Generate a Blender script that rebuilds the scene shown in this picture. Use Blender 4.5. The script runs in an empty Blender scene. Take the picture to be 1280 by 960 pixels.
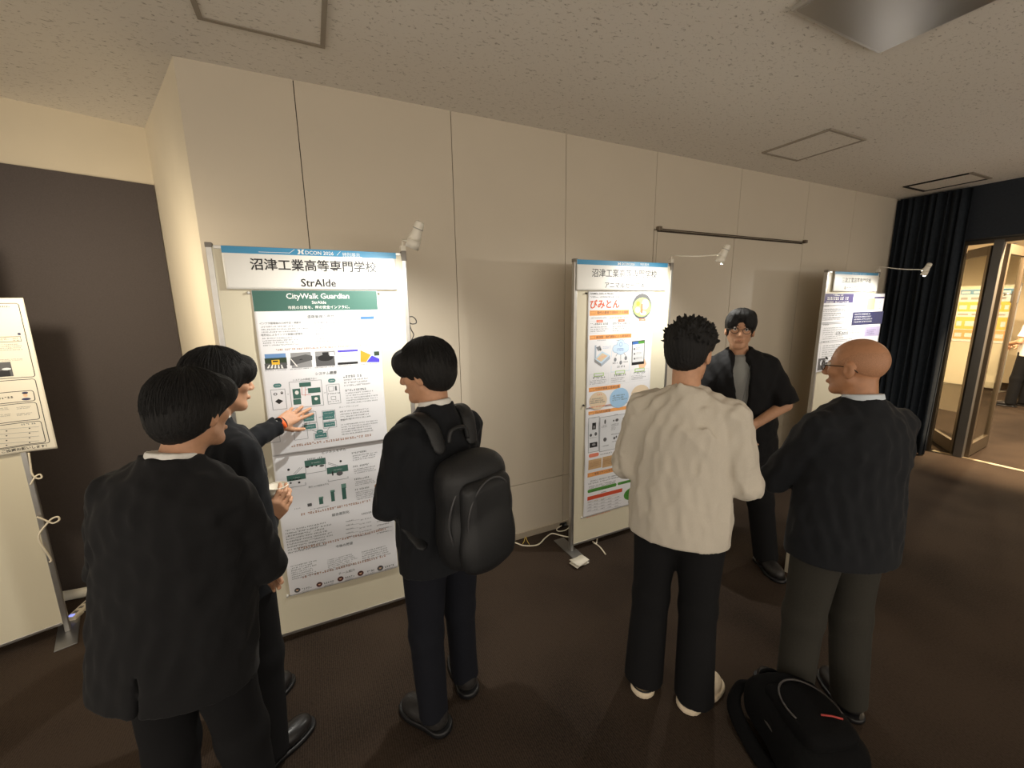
import bpy, bmesh, math, random
import numpy as np
from mathutils import Vector, Matrix

# ------------------------------------------------------------------ camera, world, exposure
SC = bpy.context.scene
COL = SC.collection
F_PX, YAW, PITCH, ROLL = 511.54, 0.44804, 0.18653, -0.01447
CAM = np.array([0.0, 0.0, 1.80])

def _basis():
    cy, sy, cp, sp = math.cos(YAW), math.sin(YAW), math.cos(PITCH), math.sin(PITCH)
    fwd = np.array([sy*cp, cy*cp, -sp]); right = np.array([cy, -sy, 0.0]); up = np.cross(right, fwd)
    c, s = math.cos(ROLL), math.sin(ROLL)
    return c*right + s*up, -s*right + c*up, fwd
CR, CU, CF = _basis()
cam_data = bpy.data.cameras.new('camera')
cam_data.sensor_width = 36.0
cam_data.lens = F_PX/1280*36
cam_data.clip_start = 0.02
cam_obj = bpy.data.objects.new('camera', cam_data)
COL.objects.link(cam_obj)
mw = Matrix.Identity(4)
for i, ax in enumerate((CR, CU, -CF)):
    for j in range(3):
        mw[j][i] = ax[j]
    mw[i][3] = CAM[i]
cam_obj.matrix_world = mw
SC.camera = cam_obj

world = bpy.data.worlds.new('world')
SC.world = world
world.use_nodes = True
wbg = world.node_tree.nodes['Background']
wbg.inputs[0].default_value = (1.0, 0.89, 0.75, 1)
wbg.inputs[1].default_value = 1.55

SC.view_settings.view_transform = 'Standard'
SC.view_settings.look = 'None'
SC.view_settings.gamma = 1.0
SC.view_settings.use_curve_mapping = False
SC.view_settings.exposure = 0.0
try:
    SC.cycles.use_denoising = True
    SC.cycles.sample_clamp_indirect = 4.0
    SC.cycles.max_bounces = 8
except Exception:
    pass

LAMP_POWER = 52.0        # each board spotlight
LAMP_COLOR = (1.0, 0.97, 0.89)

# ------------------------------------------------------------------ helpers
def ray(x, y):
    return CF + CR*((x-640)/F_PX) - CU*((y-480)/F_PX)

def on_y(x, y, Y):
    d = ray(x, y); return CAM + d*((Y-CAM[1])/d[1])

def on_plane(x, y, p0, n):
    d = ray(x, y); return CAM + d*(np.dot(np.array(p0)-CAM, n)/np.dot(d, n))

FH = np.array([math.sin(YAW), math.cos(YAW), 0.0])
def at(x, y, D):
    d = ray(x, y); return CAM + d*(D/np.dot(d, FH))

MATS = {}
def mat(name, col, rough=0.6, metal=0.0, var=0.0, scale=20.0, bump=0.0, bscale=200.0, emit=None, estr=0.0,
        spec=0.5, alpha=1.0, trans=0.0, sheen=0.0, detail=4.0, stretch=None):
    if name in MATS:
        return MATS[name]
    m = bpy.data.materials.new(name); m.use_nodes = True
    nt = m.node_tree; b = nt.nodes['Principled BSDF']
    c = (col[0], col[1], col[2], 1)
    b.inputs['Base Color'].default_value = c
    b.inputs['Roughness'].default_value = rough
    b.inputs['Metallic'].default_value = metal
    b.inputs['Specular IOR Level'].default_value = spec
    if trans: b.inputs['Transmission Weight'].default_value = trans
    if sheen: b.inputs['Sheen Weight'].default_value = sheen
    if emit:
        b.inputs['Emission Color'].default_value = (*emit, 1); b.inputs['Emission Strength'].default_value = estr
    tc = nt.nodes.new('ShaderNodeTexCoord')
    src = tc.outputs['Object']
    if stretch:
        mp = nt.nodes.new('ShaderNodeMapping'); mp.inputs['Scale'].default_value = stretch
        nt.links.new(src, mp.inputs['Vector']); src = mp.outputs['Vector']
    if var:
        n = nt.nodes.new('ShaderNodeTexNoise'); n.inputs['Scale'].default_value = scale; n.inputs['Detail'].default_value = detail
        nt.links.new(src, n.inputs['Vector'])
        r = nt.nodes.new('ShaderNodeValToRGB')
        r.color_ramp.elements[0].position = 0.3; r.color_ramp.elements[1].position = 0.7
        r.color_ramp.elements[0].color = tuple(max(0, x*(1-var)) for x in col)+(1,)
        r.color_ramp.elements[1].color = tuple(min(1, x*(1+var)) for x in col)+(1,)
        nt.links.new(n.outputs['Fac'], r.inputs['Fac']); nt.links.new(r.outputs['Color'], b.inputs['Base Color'])
    if bump:
        n2 = nt.nodes.new('ShaderNodeTexNoise'); n2.inputs['Scale'].default_value = bscale; n2.inputs['Detail'].default_value = 3
        nt.links.new(src, n2.inputs['Vector'])
        bp = nt.nodes.new('ShaderNodeBump'); bp.inputs['Strength'].default_value = bump; bp.inputs['Distance'].default_value = 0.01
        nt.links.new(n2.outputs['Fac'], bp.inputs['Height']); nt.links.new(bp.outputs['Normal'], b.inputs['Normal'])
    MATS[name] = m
    return m

def srgb(r, g, b):
    return tuple(((c/255)/12.92 if c/255 <= .04045 else ((c/255+.055)/1.055)**2.4) for c in (r, g, b))

def tag(o, label=None, cat=None, group=None, kind=None):
    if label: o['label'] = label
    if cat: o['category'] = cat
    if group: o['group'] = group
    if kind: o['kind'] = kind
    return o

def empty(name, loc, label=None, cat=None, group=None, rz=0.0, kind=None):
    o = bpy.data.objects.new(name, None); COL.objects.link(o)
    o.empty_display_size = 0.05
    o.location = loc; o.rotation_euler = (0, 0, rz)
    return tag(o, label, cat, group, kind)

def np_mesh(name, V, Fq, m, parent=None, smooth=True, loc=None):
    me = bpy.data.meshes.new(name)
    V = np.asarray(V, np.float32); Fq = np.asarray(Fq, np.int32); k = Fq.shape[1]
    me.vertices.add(len(V)); me.vertices.foreach_set('co', V.ravel())
    me.loops.add(Fq.size); me.loops.foreach_set('vertex_index', Fq.ravel())
    me.polygons.add(len(Fq)); me.polygons.foreach_set('loop_start', np.arange(0, Fq.size, k, dtype=np.int32))
    if smooth: me.polygons.foreach_set('use_smooth', np.ones(len(Fq), bool))
    me.update(calc_edges=True)
    me.materials.append(m)
    o = bpy.data.objects.new(name, me); COL.objects.link(o)
    if parent is not None: o.parent = parent
    if loc is not None: o.location = loc
    return o

class MB:
    """collects simple solids into one mesh"""
    def __init__(s): s.bm = bmesh.new()
    def box(s, lo, hi, M=None, bev=0.0):
        lo = Vector(lo); hi = Vector(hi)
        r = bmesh.ops.create_cube(s.bm, size=1.0)
        vs = r['verts']
        for v in vs:
            v.co = Vector(((lo[i]+hi[i])/2 + v.co[i]*(hi[i]-lo[i])) for i in range(3))
        if bev:
            es = list({e for v in vs for e in v.link_edges})
            rb = bmesh.ops.bevel(s.bm, geom=es, offset=bev, segments=2, affect='EDGES', profile=0.6)
            vs = list(set(rb['verts']) | {v for v in vs if v.is_valid})
        if M is not None:
            bmesh.ops.transform(s.bm, matrix=M, verts=[v for v in vs if v.is_valid])
        return s
    def tube(s, pts, r, n=8, cap=True):
        pts = [Vector(p) for p in pts]
        rs = r if hasattr(r, '__len__') else [r]*len(pts)
        rings = []; up = None
        for i, p in enumerate(pts):
            d = (pts[min(i+1, len(pts)-1)] - pts[max(i-1, 0)]).normalized()
            if up is None:
                up = d.cross(Vector((0, 0, 1)))
                if up.length < 1e-3: up = Vector((1, 0, 0))
            up = (up - d*up.dot(d)).normalized(); q = d.cross(up)
            rings.append([s.bm.verts.new(p + (up*math.cos(a)+q*math.sin(a))*rs[i]) for a in [2*math.pi*j/n for j in range(n)]])
        for a, b in zip(rings, rings[1:]):
            for j in range(n):
                s.bm.faces.new((a[j], a[(j+1) % n], b[(j+1) % n], b[j]))
        if cap:
            s.bm.faces.new(rings[0][::-1]); s.bm.faces.new(rings[-1])
        return s
    def lathe(s, prof, M=None, n=24):
        rings = []
        for r, z in prof:
            rings.append([s.bm.verts.new((max(r, 1e-5)*math.cos(2*math.pi*j/n), max(r, 1e-5)*math.sin(2*math.pi*j/n), z)) for j in range(n)])
        for a, b in zip(rings, rings[1:]):
            for j in range(n):
                s.bm.faces.new((a[j], a[(j+1) % n], b[(j+1) % n], b[j]))
        s.bm.faces.new(rings[0][::-1]); s.bm.faces.new(rings[-1])
        if M is not None:
            bmesh.ops.transform(s.bm, matrix=M, verts=[v for rg in rings for v in rg])
        return s
    def sphere(s, c, r, n=12):
        R = r if hasattr(r, '__len__') else (r, r, r)
        q = bmesh.ops.create_uvsphere(s.bm, u_segments=n, v_segments=max(6, n//2+2), radius=1.0)
        for v in q['verts']:
            v.co = Vector((c[i]+v.co[i]*R[i]) for i in range(3))
        return s
    def poly(s, pts):
        s.bm.faces.new([s.bm.verts.new(p) for p in pts]); return s
    def prism(s, pts, vec):
        a = [s.bm.verts.new(p) for p in pts]; v = Vector(vec)
        b = [s.bm.verts.new(Vector(p)+v) for p in pts]
        n = len(pts)
        s.bm.faces.new(a[::-1]); s.bm.faces.new(b)
        for j in range(n): s.bm.faces.new((a[j], a[(j+1) % n], b[(j+1) % n], b[j]))
        return s
    def build(s, name, m, parent=None, smooth=False, loc=None):
        bmesh.ops.recalc_face_normals(s.bm, faces=s.bm.faces[:])
        me = bpy.data.meshes.new(name); s.bm.to_mesh(me); s.bm.free()
        me.materials.append(m)
        if smooth:
            me.polygons.foreach_set('use_smooth', np.ones(len(me.polygons), bool))
            me.update()
        o = bpy.data.objects.new(name, me); COL.objects.link(o)
        if parent is not None: o.parent = parent
        if loc is not None: o.location = loc
        return o

def catmull(pts, n=6):
    P = [np.array(p, float) for p in pts]; P = [2*P[0]-P[1]] + P + [2*P[-1]-P[-2]]
    out = []
    for i in range(1, len(P)-2):
        for k in range(n):
            t = k/n
            out.append(0.5*((2*P[i]) + (-P[i-1]+P[i+1])*t + (2*P[i-1]-5*P[i]+4*P[i+1]-P[i+2])*t*t + (-P[i-1]+3*P[i]-3*P[i+1]+P[i+2])*t**3))
    out.append(P[-2]); return out

def nrm(v):
    v = np.asarray(v, float); return v/np.linalg.norm(v)
# ------------------------------------------------------------------ the room
WY, CZ = 2.642, 2.98
M_WALL = mat('wall_panel_cream', srgb(203, 192, 174), 0.5, var=0.015, scale=3, bump=0.02, bscale=120, spec=0.35)
M_WALL_GAP = mat('wall_gap_dark', srgb(70, 60, 50), 0.9)
M_WALL_LEFT = mat('wall_cream_paint', srgb(218, 206, 182), 0.7, var=0.02, scale=4, bump=0.03, bscale=200)
M_DARK_WALL = mat('wall_dark_brown_cloth', srgb(82, 75, 73), 0.85, var=0.08, scale=160, bump=0.05, bscale=500, spec=0.25)
M_BASE = mat('baseboard_grey_vinyl', srgb(168, 156, 138), 0.6)
M_NAVY = mat('wall_dark_navy', srgb(44, 48, 54), 0.85, var=0.1, scale=60, spec=0.2)
M_FRAME = mat('door_frame_bronze', srgb(96, 84, 68), 0.45, metal=0.5)
M_ALU = mat('aluminium', srgb(196, 194, 190), 0.32, metal=0.9, var=0.04, scale=30)
M_STEEL = mat('steel_plate', srgb(150, 150, 150), 0.35, metal=0.85)

def carpet_mat():
    m = mat('carpet_brown', srgb(96, 80, 68), 0.95, spec=0.1)
    nt = m.node_tree; b = nt.nodes['Principled BSDF']; tc = nt.nodes.new('ShaderNodeTexCoord')
    n1 = nt.nodes.new('ShaderNodeTexNoise'); n1.inputs['Scale'].default_value = 110; n1.inputs['Detail'].default_value = 5
    n2 = nt.nodes.new('ShaderNodeTexNoise'); n2.inputs['Scale'].default_value = 1.3; n2.inputs['Detail'].default_value = 2
    wv = nt.nodes.new('ShaderNodeTexWave'); wv.inputs['Scale'].default_value = 34; wv.inputs['Distortion'].default_value = 3.5
    wv.inputs['Detail'].default_value = 3; wv.inputs['Detail Scale'].default_value = 3
    for n in (n1, n2, wv): nt.links.new(tc.outputs['Object'], n.inputs['Vector'])
    a = nt.nodes.new('ShaderNodeMath'); a.operation = 'MULTIPLY_ADD'; a.inputs[1].default_value = 0.55
    nt.links.new(n1.outputs['Fac'], a.inputs[0]); nt.links.new(n2.outputs['Fac'], a.inputs[2])
    a2 = nt.nodes.new('ShaderNodeMath'); a2.operation = 'MULTIPLY_ADD'; a2.inputs[1].default_value = 0.22
    nt.links.new(wv.outputs['Fac'], a2.inputs[0]); nt.links.new(a.outputs[0], a2.inputs[2])
    r = nt.nodes.new('ShaderNodeValToRGB')
    r.color_ramp.elements[0].position = 0.55; r.color_ramp.elements[1].position = 1.15
    r.color_ramp.elements[0].color = (*srgb(36, 30, 26), 1); r.color_ramp.elements[1].color = (*srgb(68, 57, 48), 1)
    nt.links.new(a2.outputs[0], r.inputs['Fac']); nt.links.new(r.outputs['Color'], b.inputs['Base Color'])
    bp = nt.nodes.new('ShaderNodeBump'); bp.inputs['Strength'].default_value = 0.5; bp.inputs['Distance'].default_value = 0.006
    nt.links.new(a2.outputs[0], bp.inputs['Height']); nt.links.new(bp.outputs['Normal'], b.inputs['Normal'])
    return m

def ceiling_mat():
    m = mat('ceiling_fissured_board', srgb(206, 196, 180), 0.85, spec=0.25)
    nt = m.node_tree; b = nt.nodes['Principled BSDF']; tc = nt.nodes.new('ShaderNodeTexCoord')
    mp = nt.nodes.new('ShaderNodeMapping'); mp.inputs['Scale'].default_value = (1.0, 1.9, 1)
    nt.links.new(tc.outputs['Object'], mp.inputs['Vector'])
    n = nt.nodes.new('ShaderNodeTexNoise'); n.inputs['Scale'].default_value = 40; n.inputs['Detail'].default_value = 5; n.inputs['Roughness'].default_value = 0.65
    n.inputs['Distortion'].default_value = 0.6
    nt.links.new(mp.outputs['Vector'], n.inputs['Vector'])
    r = nt.nodes.new('ShaderNodeValToRGB'); r.color_ramp.elements[0].position = 0.335; r.color_ramp.elements[1].position = 0.42
    r.color_ramp.elements[0].color = (*srgb(178, 170, 158), 1); r.color_ramp.elements[1].color = (*srgb(230, 224, 214), 1)
    nt.links.new(n.outputs['Fac'], r.inputs['Fac']); nt.links.new(r.outputs['Color'], b.inputs['Base Color'])
    bp = nt.nodes.new('ShaderNodeBump'); bp.inputs['Strength'].default_value = 0.5; bp.inputs['Distance'].default_value = 0.004
    nt.links.new(r.outputs['Color'], bp.inputs['Height']); nt.links.new(bp.outputs['Normal'], b.inputs['Normal'])
    return m

def build_room():
    XR, XD = 6.42, 6.68
    tag(MB().box((-5, -2.6, -.1), (14.5, 5.2, 0)).build('floor', carpet_mat()), kind='structure')
    tag(MB().box((-5, -2.6, CZ), (XR+.4, 5.2, CZ+.1)).build('ceiling', ceiling_mat()), kind='structure')
    # back wall of flush panels
    wb = MB().box((-.44, WY+.012, 0), (XR+.3, WY+.12, CZ)).build('wall_back', M_WALL_GAP); tag(wb, kind='structure')
    ex = [-.472, .028, .880, 1.719, 2.569, 3.578, 4.596, 5.45, XR+.28]
    g = .002
    for i in range(len(ex)-1):
        a, b = ex[i]+g, ex[i+1]-g
        if i == 0: a = ex[0]
        zs = [(.0, .452), (.452, CZ)] if i not in (4, 5) else [(2.40, CZ)]
        for z0, z1 in zs:
            MB().box((a, WY, z0+g), (b, WY+.02, z1-(g if z1 < CZ else 0)), bev=.0008).build('wall_panel', M_WALL, wb)
    d1 = empty('door_1', (0, 0, 0), kind='structure')
    for a, b in ((2.607, 3.543), (3.549, 4.592)):
        for z0, z1 in ((.015, .452), (.456, 2.385)):
            MB().box((a, WY-.001, z0), (b, WY+.02, z1), bev=.001).build('door_panel', M_WALL, d1)
    for a, b in ((2.573, 2.603),): MB().box((a, WY, .0), (b, WY+.02, 2.396)).build('door_jamb', M_WALL, d1)
    MB().tube([(2.62, WY-.022, 2.404), (4.585, WY-.022, 2.404)], .0042, 8).build('closer_rail', mat('rail_dark', srgb(82, 70, 58), .4, metal=.7), d1, True)
    for x in (2.607, 4.596):
        MB().box((x-.018, WY-.036, 2.392), (x+.018, WY-.002, 2.424), bev=.005).build('rail_bracket', mat('bracket_grey', srgb(120, 108, 94), .4, metal=.6), d1)
    tag(MB().box((-.472, WY-.012, 0), (XR, WY-.0005, .05), bev=.002).build('baseboard_back', M_BASE), kind='structure')
    # splayed return and left wall
    A = Vector((-.472, WY, 0)); B = Vector((-.864, 3.677, 0)); dl = Vector((-.9503, -.3112, 0)); Cc = B+dl*4.2
    dr = (B-A).normalized(); nr = Vector((dr.y, -dr.x, 0))
    def slab(P0, P1, nin, z0, z1, t): # nin points away from the room
        return [P0+Vector((0, 0, z0)), P1+Vector((0, 0, z0)), P1+nin*t+Vector((0, 0, z0)), P0+nin*t+Vector((0, 0, z0))], (0, 0, z1-z0)
    tag(MB().prism(*slab(A, B, nr, 0, CZ, .05)).build('wall_return', M_WALL_LEFT), kind='structure')
    nl = Vector((-.3112, .9503, 0))
    tag(MB().prism(*slab(B+dl*-.02, Cc, nl, 0, CZ, .1)).build('wall_left', M_WALL_LEFT), kind='structure')
    dk = MB()
    dk.prism(*slab(B+dl*.004-nl*.018, Cc-nl*.018, nl, .0, 2.628, .018))
    tag(dk.build('wall_left_dark_panel', M_DARK_WALL), kind='structure')
    # right wall with the glazed doors
    wr = MB().box((XR, 2.11, 0), (XR+.3, WY, CZ)).box((XR, -4.5, 2.44), (XR+.3, 2.11, CZ)).box((XR, -4.5, 0), (XR+.3, -.35, 2.44))
    tag(wr.build('wall_right', M_NAVY), kind='structure')
    tag(MB().box((XD-.03, -.35, 0), (XD+.03, 2.06, .004)).build('trim_1', mat('threshold_metal', srgb(190, 176, 150), .35, metal=.8)), kind='structure')
    d2 = empty('door_2', (XD, 1.79, 0), kind='structure')
    o = Vector((XD, 1.79, 0))
    MB().box((XD-.035, 1.80, 0), (XD+.035, 1.875, 2.43), bev=.004).build('mullion', mat('mullion_grey', srgb(108, 104, 98), .4, metal=.5), d2, loc=-o)
    MB().box((XD-.03, -.35, 2.40), (XD+.03, 2.11, 2.44)).build('head_rail', M_FRAME, d2, loc=-o)
    MB().box((XD-.03, 2.085, 0), (XD+.03, 2.11, 2.40)).build('jamb', M_FRAME, d2, loc=-o)
    glass = bpy.data.materials.new('door_glass'); glass.use_nodes = True
    nt = glass.node_tree; nt.nodes.clear()
    ou = nt.nodes.new('ShaderNodeOutputMaterial'); mx = nt.nodes.new('ShaderNodeMixShader'); tr = nt.nodes.new('ShaderNodeBsdfTransparent'); gl = nt.nodes.new('ShaderNodeBsdfGlossy')
    tr.inputs[0].default_value = (.90, .90, .86, 1); gl.inputs['Roughness'].default_value = .03; lw = nt.nodes.new('ShaderNodeLayerWeight'); lw.inputs[0].default_value = .5
    pw = nt.nodes.new('ShaderNodeMath'); pw.operation = 'POWER'; pw.inputs[1].default_value = 4.0; ad = nt.nodes.new('ShaderNodeMath'); ad.operation = 'MULTIPLY_ADD'; ad.inputs[1].default_value = .5; ad.inputs[2].default_value = .03
    nt.links.new(lw.outputs['Facing'], pw.inputs[0]); nt.links.new(pw.outputs[0], ad.inputs[0]); nt.links.new(ad.outputs[0], mx.inputs[0])
    nt.links.new(tr.outputs[0], mx.inputs[1]); nt.links.new(gl.outputs[0], mx.inputs[2]); nt.links.new(mx.outputs[0], ou.inputs[0])
    def leaf(P0, P1, hand):
        P0 = Vector(P0); P1 = Vector(P1); d = (P1-P0); L = d.length; d.normalize(); n = Vector((-d.y, d.x, 0))
        Mx = Matrix.Identity(4)
        for i, v in enumerate((d, n, Vector((0, 0, 1)))):
            for j in range(3): Mx[j][i] = v[j]
        for j in range(3): Mx[j][3] = P0[j]-o[j]
        lf = MB().box((0, -.02, .012), (.055, .02, 2.38), Mx, bev=.003).build('door_leaf_stile', M_FRAME, d2)
        MB().box((L-.055, -.02, .012), (L, .02, 2.38), Mx, bev=.003).build('door_leaf_stile', M_FRAME, d2)
        MB().box((.055, -.02, .012), (L-.055, .02, .16), Mx, bev=.003).build('door_leaf_rail', M_FRAME, d2)
        MB().box((.055, -.02, 2.28), (L-.055, .02, 2.38), Mx, bev=.003).build('door_leaf_rail', M_FRAME, d2)
        MB().box((.055, -.004, .16), (L-.055, .004, 2.28), Mx).build('pane', glass, d2)
        if hand:
            x = L-.028
            MB().box((x-.02, -.030, 1.76), (x+.02, .030, 1.90), Mx, bev=.003).build('lock_plate', M_STEEL, d2)
            pts = [Mx @ Vector(p) for p in ((x, .028, 1.86), (x-.01, .060, 1.862), (x-.05, .066, 1.86), (x-.12, .066, 1.85), (x-.15, .055, 1.87))]
            MB().tube(catmull(pts, 4), .008, 8).build('door_handle', M_STEEL, d2, True)
    leaf((6.70, 1.885, 0), (7.30, 2.33, 0), False)
    leaf((6.715, 1.785, 0), (7.44, 1.835, 0), True)
    # curtain in deep folds
    n = 150; V = []; F = []; rg = random.Random(4)
    ph = [rg.uniform(-.5, .5) for _ in range(40)]
    for j in range(13):
        z = .012+(CZ-.02-.012)*j/12; open_ = 1+.25*(1-j/12)
        for i in range(n+1):
            t = i/n; y = 2.015+.615*t
            w = math.sin(t*2*math.pi*9.5+ph[int(t*20)]*.6+.5*math.sin(z*1.2+t*4))
            V.append((6.345+.040*open_*w*(.75+.25*math.sin(t*17)), y+.010*math.cos(t*40+z)*open_, z))
    for j in range(12):
        for i in range(n): a = j*(n+1)+i; F.append((a, a+1, a+n+2, a+n+1))
    cu = np_mesh('curtain', V, F, mat('curtain_black_cloth', srgb(38, 43, 49), .9, var=.15, scale=30, bump=.05, bscale=400, spec=.15), None)
    sm = cu.modifiers.new('thick', 'SOLIDIFY'); sm.thickness = .004
    tag(cu, 'black pleated curtain hanging to the floor beside the glass doors', 'curtain')
    # ceiling fittings
    def access(name, label, x0, x1, y0, y1, cat, fm, w=.02, ends=None):
        r = empty(name, ((x0+x1)/2, (y0+y1)/2, CZ), label, cat); oo = Vector(r.location)
        MB().box((x0, y0, CZ-.006), (x1, y1, CZ-.001)).build('cover', MATS['ceiling_fissured_board'], r, loc=-oo)
        for k, (a, b, c, d) in enumerate(((x0-w, x1+w, y0-w, y0), (x0-w, x1+w, y1, y1+w), (x0-w, x0, y0, y1), (x1, x1+w, y0, y1))):
            m = fm if not ends or k not in ends[0] else ends[1]
            MB().box((a, c, CZ-.010), (b, d, CZ-.0005)).build('frame', m, r, loc=-oo)
    fm = mat('hatch_frame', srgb(150, 140, 126), .5)
    access('ceiling_hatch', 'square ceiling access hatch right of the hanging rail', 3.365, 3.79, 1.845, 2.295, 'hatch', fm)
    access('ceiling_hatch', 'ceiling access hatch above the green-bannered poster board', -.285, .150, 1.75, 2.257, 'hatch', fm)
    access('ceiling_vent', 'ceiling vent with black end slots beside the navy wall', 5.73, 6.12, 1.86, 2.315, 'vent', fm, .03, ((2, 3, 1), mat('slot_black', srgb(24, 22, 20), .9)))
    r = empty('ceiling_light', (2.19, .86, CZ), 'unlit flat ceiling light with brushed metal cover at top right', 'ceiling light'); oo = Vector(r.location)
    MB().box((1.852, .50, CZ-.028), (2.533, 1.212, CZ-.010), bev=.003).build('rim', M_ALU, r, loc=-oo)
    MB().box((1.866, .514, CZ-.032), (2.519, 1.198, CZ-.0275), bev=.002).build('cover', mat('light_cover_satin', srgb(170, 166, 160), .28, metal=.75), r, loc=-oo)
    MB().box((1.90, .55, CZ-.012), (2.48, 1.16, CZ-.0005)).build('backing', M_WALL_GAP, r, loc=-oo)
    # the room beyond the doors
    mw2 = mat('far_room_wall', srgb(226, 208, 172), .7, var=.02, scale=5)
    tag(MB().box((13.6, -3, 0), (13.7, 5.1, 2.75)).build('wall_far', mw2), kind='structure')
    tag(MB().box((6.72, 4.2, 0), (13.6, 4.3, 2.75)).build('wall_far_side', mw2), kind='structure')
    tag(MB().box((6.72, -4.5, 2.75), (13.7, 5.1, 2.85)).build('ceiling_far', mat('far_ceiling', srgb(220, 208, 186), .8)), kind='structure')
    for i, (x, y, e) in enumerate(((6.80, 1.0, 170.0), (9.2, 2.1, 75.0), (11.0, 2.9, 40.0))):  # the lamp nearest the far boards is added to brighten the wall there
        r = empty('downlight', (x, y, 2.745), ('round ceiling downlight just beyond the glass doors', 'round ceiling downlight in the middle of the far room', 'unseen round downlight added to brighten the wall behind the far boards')[i], 'downlight')
        MB().lathe([(.045, -.012), (.075, -.012), (.078, -.004), (.078, 0), (.045, 0)], None, 28).build('trim_ring', mat('white_enamel', srgb(225, 222, 215), .4), r, True)
        MB().lathe([(.0, -.008), (.044, -.008), (.044, -.003), (.0, -.003)], None, 24).build('lens', mat('lens_glow', (1, .8, .55), .5, emit=(1, .78, .5), estr=6), r, True)
        ld = bpy.data.lights.new('downlight_bulb', 'SPOT'); ld.energy = e*6; ld.color = (1, .80, .54) if i else (1, .74, .46); ld.spot_size = math.radians(174); ld.spot_blend = .35; ld.shadow_soft_size = .04
        lo = bpy.data.objects.new('downlight_bulb', ld); COL.objects.link(lo); lo.parent = r; lo.location = (0, 0, -.03)
# ------------------------------------------------------------------ implicit surfaces for bodies and cloth
class Cone:
    """tapered capsule a->b; flat=(axis, factor) squashes it along an axis; cap=True cuts it flat at b, 2 at both ends"""
    def __init__(s, a, b, ra, rb, flat=None, cap=0):
        s.a = np.array(a, np.float32); s.b = np.array(b, np.float32); s.ra = ra; s.rb = rb; s.flat = flat; s.cap = cap
        R = max(ra, rb)
        s.lo = np.minimum(s.a, s.b)-R; s.hi = np.maximum(s.a, s.b)+R
    def __call__(s, p):
        ba = s.b-s.a; L2 = float(ba@ba)+1e-12
        pa = p-s.a
        h = (pa@ba)/L2
        hc = np.clip(h, 0, 1)
        q = pa-hc[:, None]*ba
        lip = 1.0
        if s.flat is not None:
            n = np.asarray(s.flat[0], np.float32); f = s.flat[1]
            q = q+((f-1)*(q@n))[:, None]*n
            lip = max(1.0, f)
        d = (np.sqrt(np.einsum('ij,ij->i', q, q))-(s.ra+(s.rb-s.ra)*hc))/lip**0.5
        if s.cap:
            L = math.sqrt(L2)
            d = np.maximum(d, (h-1)*L)
            if s.cap == 2: d = np.maximum(d, -h*L)
        return d
class Ell:
    def __init__(s, c, r, R=None):
        s.c = np.array(c, np.float32); s.r = np.array(r, np.float32); s.R = None if R is None else np.asarray(R, np.float32)
        m = float(max(r)); s.lo = s.c-m; s.hi = s.c+m
    def __call__(s, p):
        q = p-s.c
        if s.R is not None: q = q@s.R          # columns of R are the local axes
        a = q/s.r; k0 = np.sqrt(np.einsum('ij,ij->i', a, a)); b = a/s.r
        k1 = np.sqrt(np.einsum('ij,ij->i', b, b))+1e-9
        return k0*(k0-1)/k1
class RBox:
    def __init__(s, c, half, r, R=None):
        s.c = np.array(c, np.float32); s.h = np.array(half, np.float32)-r; s.r = r; s.R = None if R is None else np.asarray(R, np.float32)
        m = float(np.linalg.norm(half)); s.lo = s.c-m; s.hi = s.c+m
    def __call__(s, p):
        q = p-s.c
        if s.R is not None: q = q@s.R
        q = np.abs(q)-s.h
        o = np.maximum(q, 0)
        return np.sqrt(np.einsum('ij,ij->i', o, o))+np.minimum(q.max(1), 0)-s.r
class Half:
    """solid on the side opposite to n"""
    def __init__(s, p0, n): s.p0 = np.array(p0, np.float32); s.n = np.array(nrm(n), np.float32)
    def __call__(s, p): return (p-s.p0)@s.n

def smin(a, b, k):
    if k <= 0: return np.minimum(a, b)
    h = np.clip(0.5+0.5*(b-a)/k, 0, 1)
    return b+(a-b)*h-k*h*(1-h)

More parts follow.
